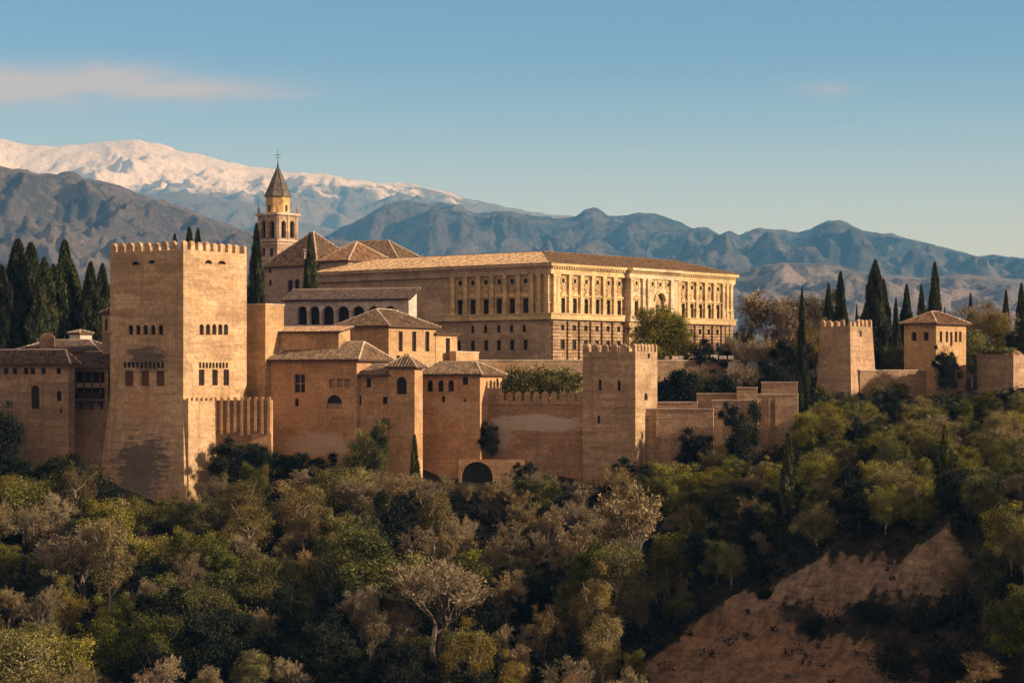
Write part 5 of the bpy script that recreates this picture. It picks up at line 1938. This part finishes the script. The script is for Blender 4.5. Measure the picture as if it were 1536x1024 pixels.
for i, (kind, px, d, h, w) in enumerate(forest):
    if i in SKIP:
        continue
    x = X(px, d)
    z = gz(x, d)
    top = HY - (z + h) / d * F
    if px < -45 or px > 1580:
        put_tree(kind, x, d, z - .15, h, w, 'tree on the slope beyond the edge of the view', 'trees beyond the edge of the view')
        continue
    mk = next((m[2] for m in MARKS if m[0] <= px < m[1]), MARKS[-1][2])
    up = itp(LIM, px)
    fr_ = (top - up) / (1024 - up)
    row = 'close under' if fr_ < .10 else 'just below' if fr_ < .22 else 'a little below' if fr_ < .36 else 'midway down below' if fr_ < .52 else 'far down below' if fr_ < .72 else 'at the bottom edge below'
    cells.setdefault((kind, row, mk), []).append((px, i, x, d, z, h, w))
ORD = ['first', 'second', 'third', 'fourth', 'fifth', 'sixth', 'seventh', 'eighth', 'ninth', 'tenth', 'eleventh', 'twelfth']
CNT = {2: 'two', 3: 'three', 4: 'four', 5: 'five', 6: 'six', 7: 'seven', 8: 'eight', 9: 'nine', 10: 'ten', 11: 'eleven', 12: 'twelve'}
for (kind, row, mk), lst in cells.items():
    lst.sort()
    for j, (px, i, x, d, z, h, w) in enumerate(lst):
        base = '%s %s %s' % (LOOK[kind], row, mk)
        if len(lst) == 2:
            base += ', ' + ('left', 'right')[j] + ' of two'
        elif len(lst) > 2:
            base += ', %s from left of %s' % (ORD[j], CNT.get(len(lst), 'many'))
        put_tree(kind, x, d, z - .15, h, w, base, 'trees on the wooded slope')

# bushes on the cliffs
for (px, d, w, h, lab) in ((1225, 292.6, 2.4, 2.6, 'left dark bush on the ledge between the bare earth slopes'), (1290, 288.3, 2.8, 3.4, 'dark bush on the ledge under the pale cliff'), (1318, 286.8, 3.0, 3.2, 'bushy dark shrub right of the ledge bush'),
                           (1350, 279, 3.5, 5.0, 'big dark shrub low on the orange slope'), (1395, 283.2, 3.2, 5.0, 'dark shrub under the right end of the pale cliff'), (1420, 275, 3.4, 4.6, 'dark shrub near the bottom right of the orange slope'),
                           (1440, 283, 3.0, 4.0, 'dark shrub at the right corner of the pale cliff'), (1190, 281, 3.0, 3.6, 'dark shrub at the bottom edge of the orange slope'), (1150, 301.8, 1.5, 1.3, 'small shrub on the lip of the pale cliff'),
                           (1370, 270, 3.6, 4.5, 'wide shrub at the bottom edge right of the orange slope'), (1262, 277, 2.6, 3.0, 'low shrub in the middle bottom of the orange slope')):
    x = X(px, d)
    me = bush_mesh(int(px), w, h * .8, 2600, M['leaf_dark'] if px % 4 else M['under'])
    o = bpy.data.objects.new('shrub', me)
    COL.objects.link(o)
    o.location = (x, d, gz(x, d) - .3)
    tag(o, lab, 'shrub', 'shrubs on the bare earth slopes')

for (px, d, w, h, lab) in LATE:
    me = bush_mesh(int(px) + 3, w, h, 1800, M['leaf_green'])
    o = bpy.data.objects.new('shrub', me)
    COL.objects.link(o)
    top_ = px > 1460
    o.location = (X(px, d), d, rr_.z1 - .1 if top_ else gz(X(px, d), d) + .1)
    tag(o, lab, 'shrub')

# undergrowth covering the soil between the trees: nobody could count it
rng = np.random.default_rng(3)
n = 35000
px = rng.uniform(-280, 1880, n)
d = rng.uniform(268, 408, n)
x = (px - CX) / F * d
z = ground(x, d)
sl_ = np.hypot(ground(x + .5, d) - z, ground(x, d + .5) - z) * 2
ok = (sl_ < 1.2) & (bare_mask(x, d) < rng.uniform(.05, 1.08, n) ** 2.4) & (d < np.interp(px, [p[0] for p in DMAX], [p[1] for p in DMAX]) + 8)
px, d, x, z = px[ok], d[ok], x[ok], z[ok]
lv = Leaves()
per = 22
m = len(x)
sz = rng.uniform(.45, 1.0, m) * np.where(rng.uniform(size=m) < .25, 2.0, 1.0)
d3 = unit(rng.normal(size=(m, per, 3)))
C = np.stack([x, d, z + .1], 1)[:, None, :] + d3 * sz[:, None, None] * np.array([1, 1, .75]) * rng.uniform(.3, 1, size=(m, per, 1))
C[..., 2] = np.maximum(C[..., 2], z[:, None] - .1) + .35 * sz[:, None]
tone = np.repeat(np.clip(rng.normal(.28, .22, m) + .25 * np.sin(x * .35 + 2 * np.sin(d * .2)), 0, 1), per)
lv.add(leaf_quads(rng, C.reshape(-1, 3), .19, 1.2), np.clip(tone + rng.normal(0, .15, m * per), 0, 1))
o = bpy.data.objects.new('undergrowth', lv.mesh('undergrowth', M['under']))
COL.objects.link(o)
tag(o, 'dark undergrowth covering the slope between the trees', 'undergrowth', kind='stuff')

# ---------------------------------------------------------------- haze
hm = bpy.data.materials.new('haze')
hm.use_nodes = True
ht = hm.node_tree
ht.nodes.remove(ht.nodes['Principled BSDF'])
pv = ht.nodes.new('ShaderNodeVolumePrincipled')
pv.inputs['Color'].default_value = (.10, .44, 1.0, 1)
pv.inputs['Absorption Color'].default_value = (1, 1, 1, 1)
pv.inputs['Density'].default_value = 5.3e-5
pv.inputs['Anisotropy'].default_value = 0.0
ht.links.new(pv.outputs[0], ht.nodes['Material Output'].inputs['Volume'])
mb = MB()
mb.box(-40000, 40000, -900, 61000, -75, 2680)
ho = mb.build('haze', hm)
tag(ho, 'thin blue haze filling the valley air', 'haze', kind='stuff')
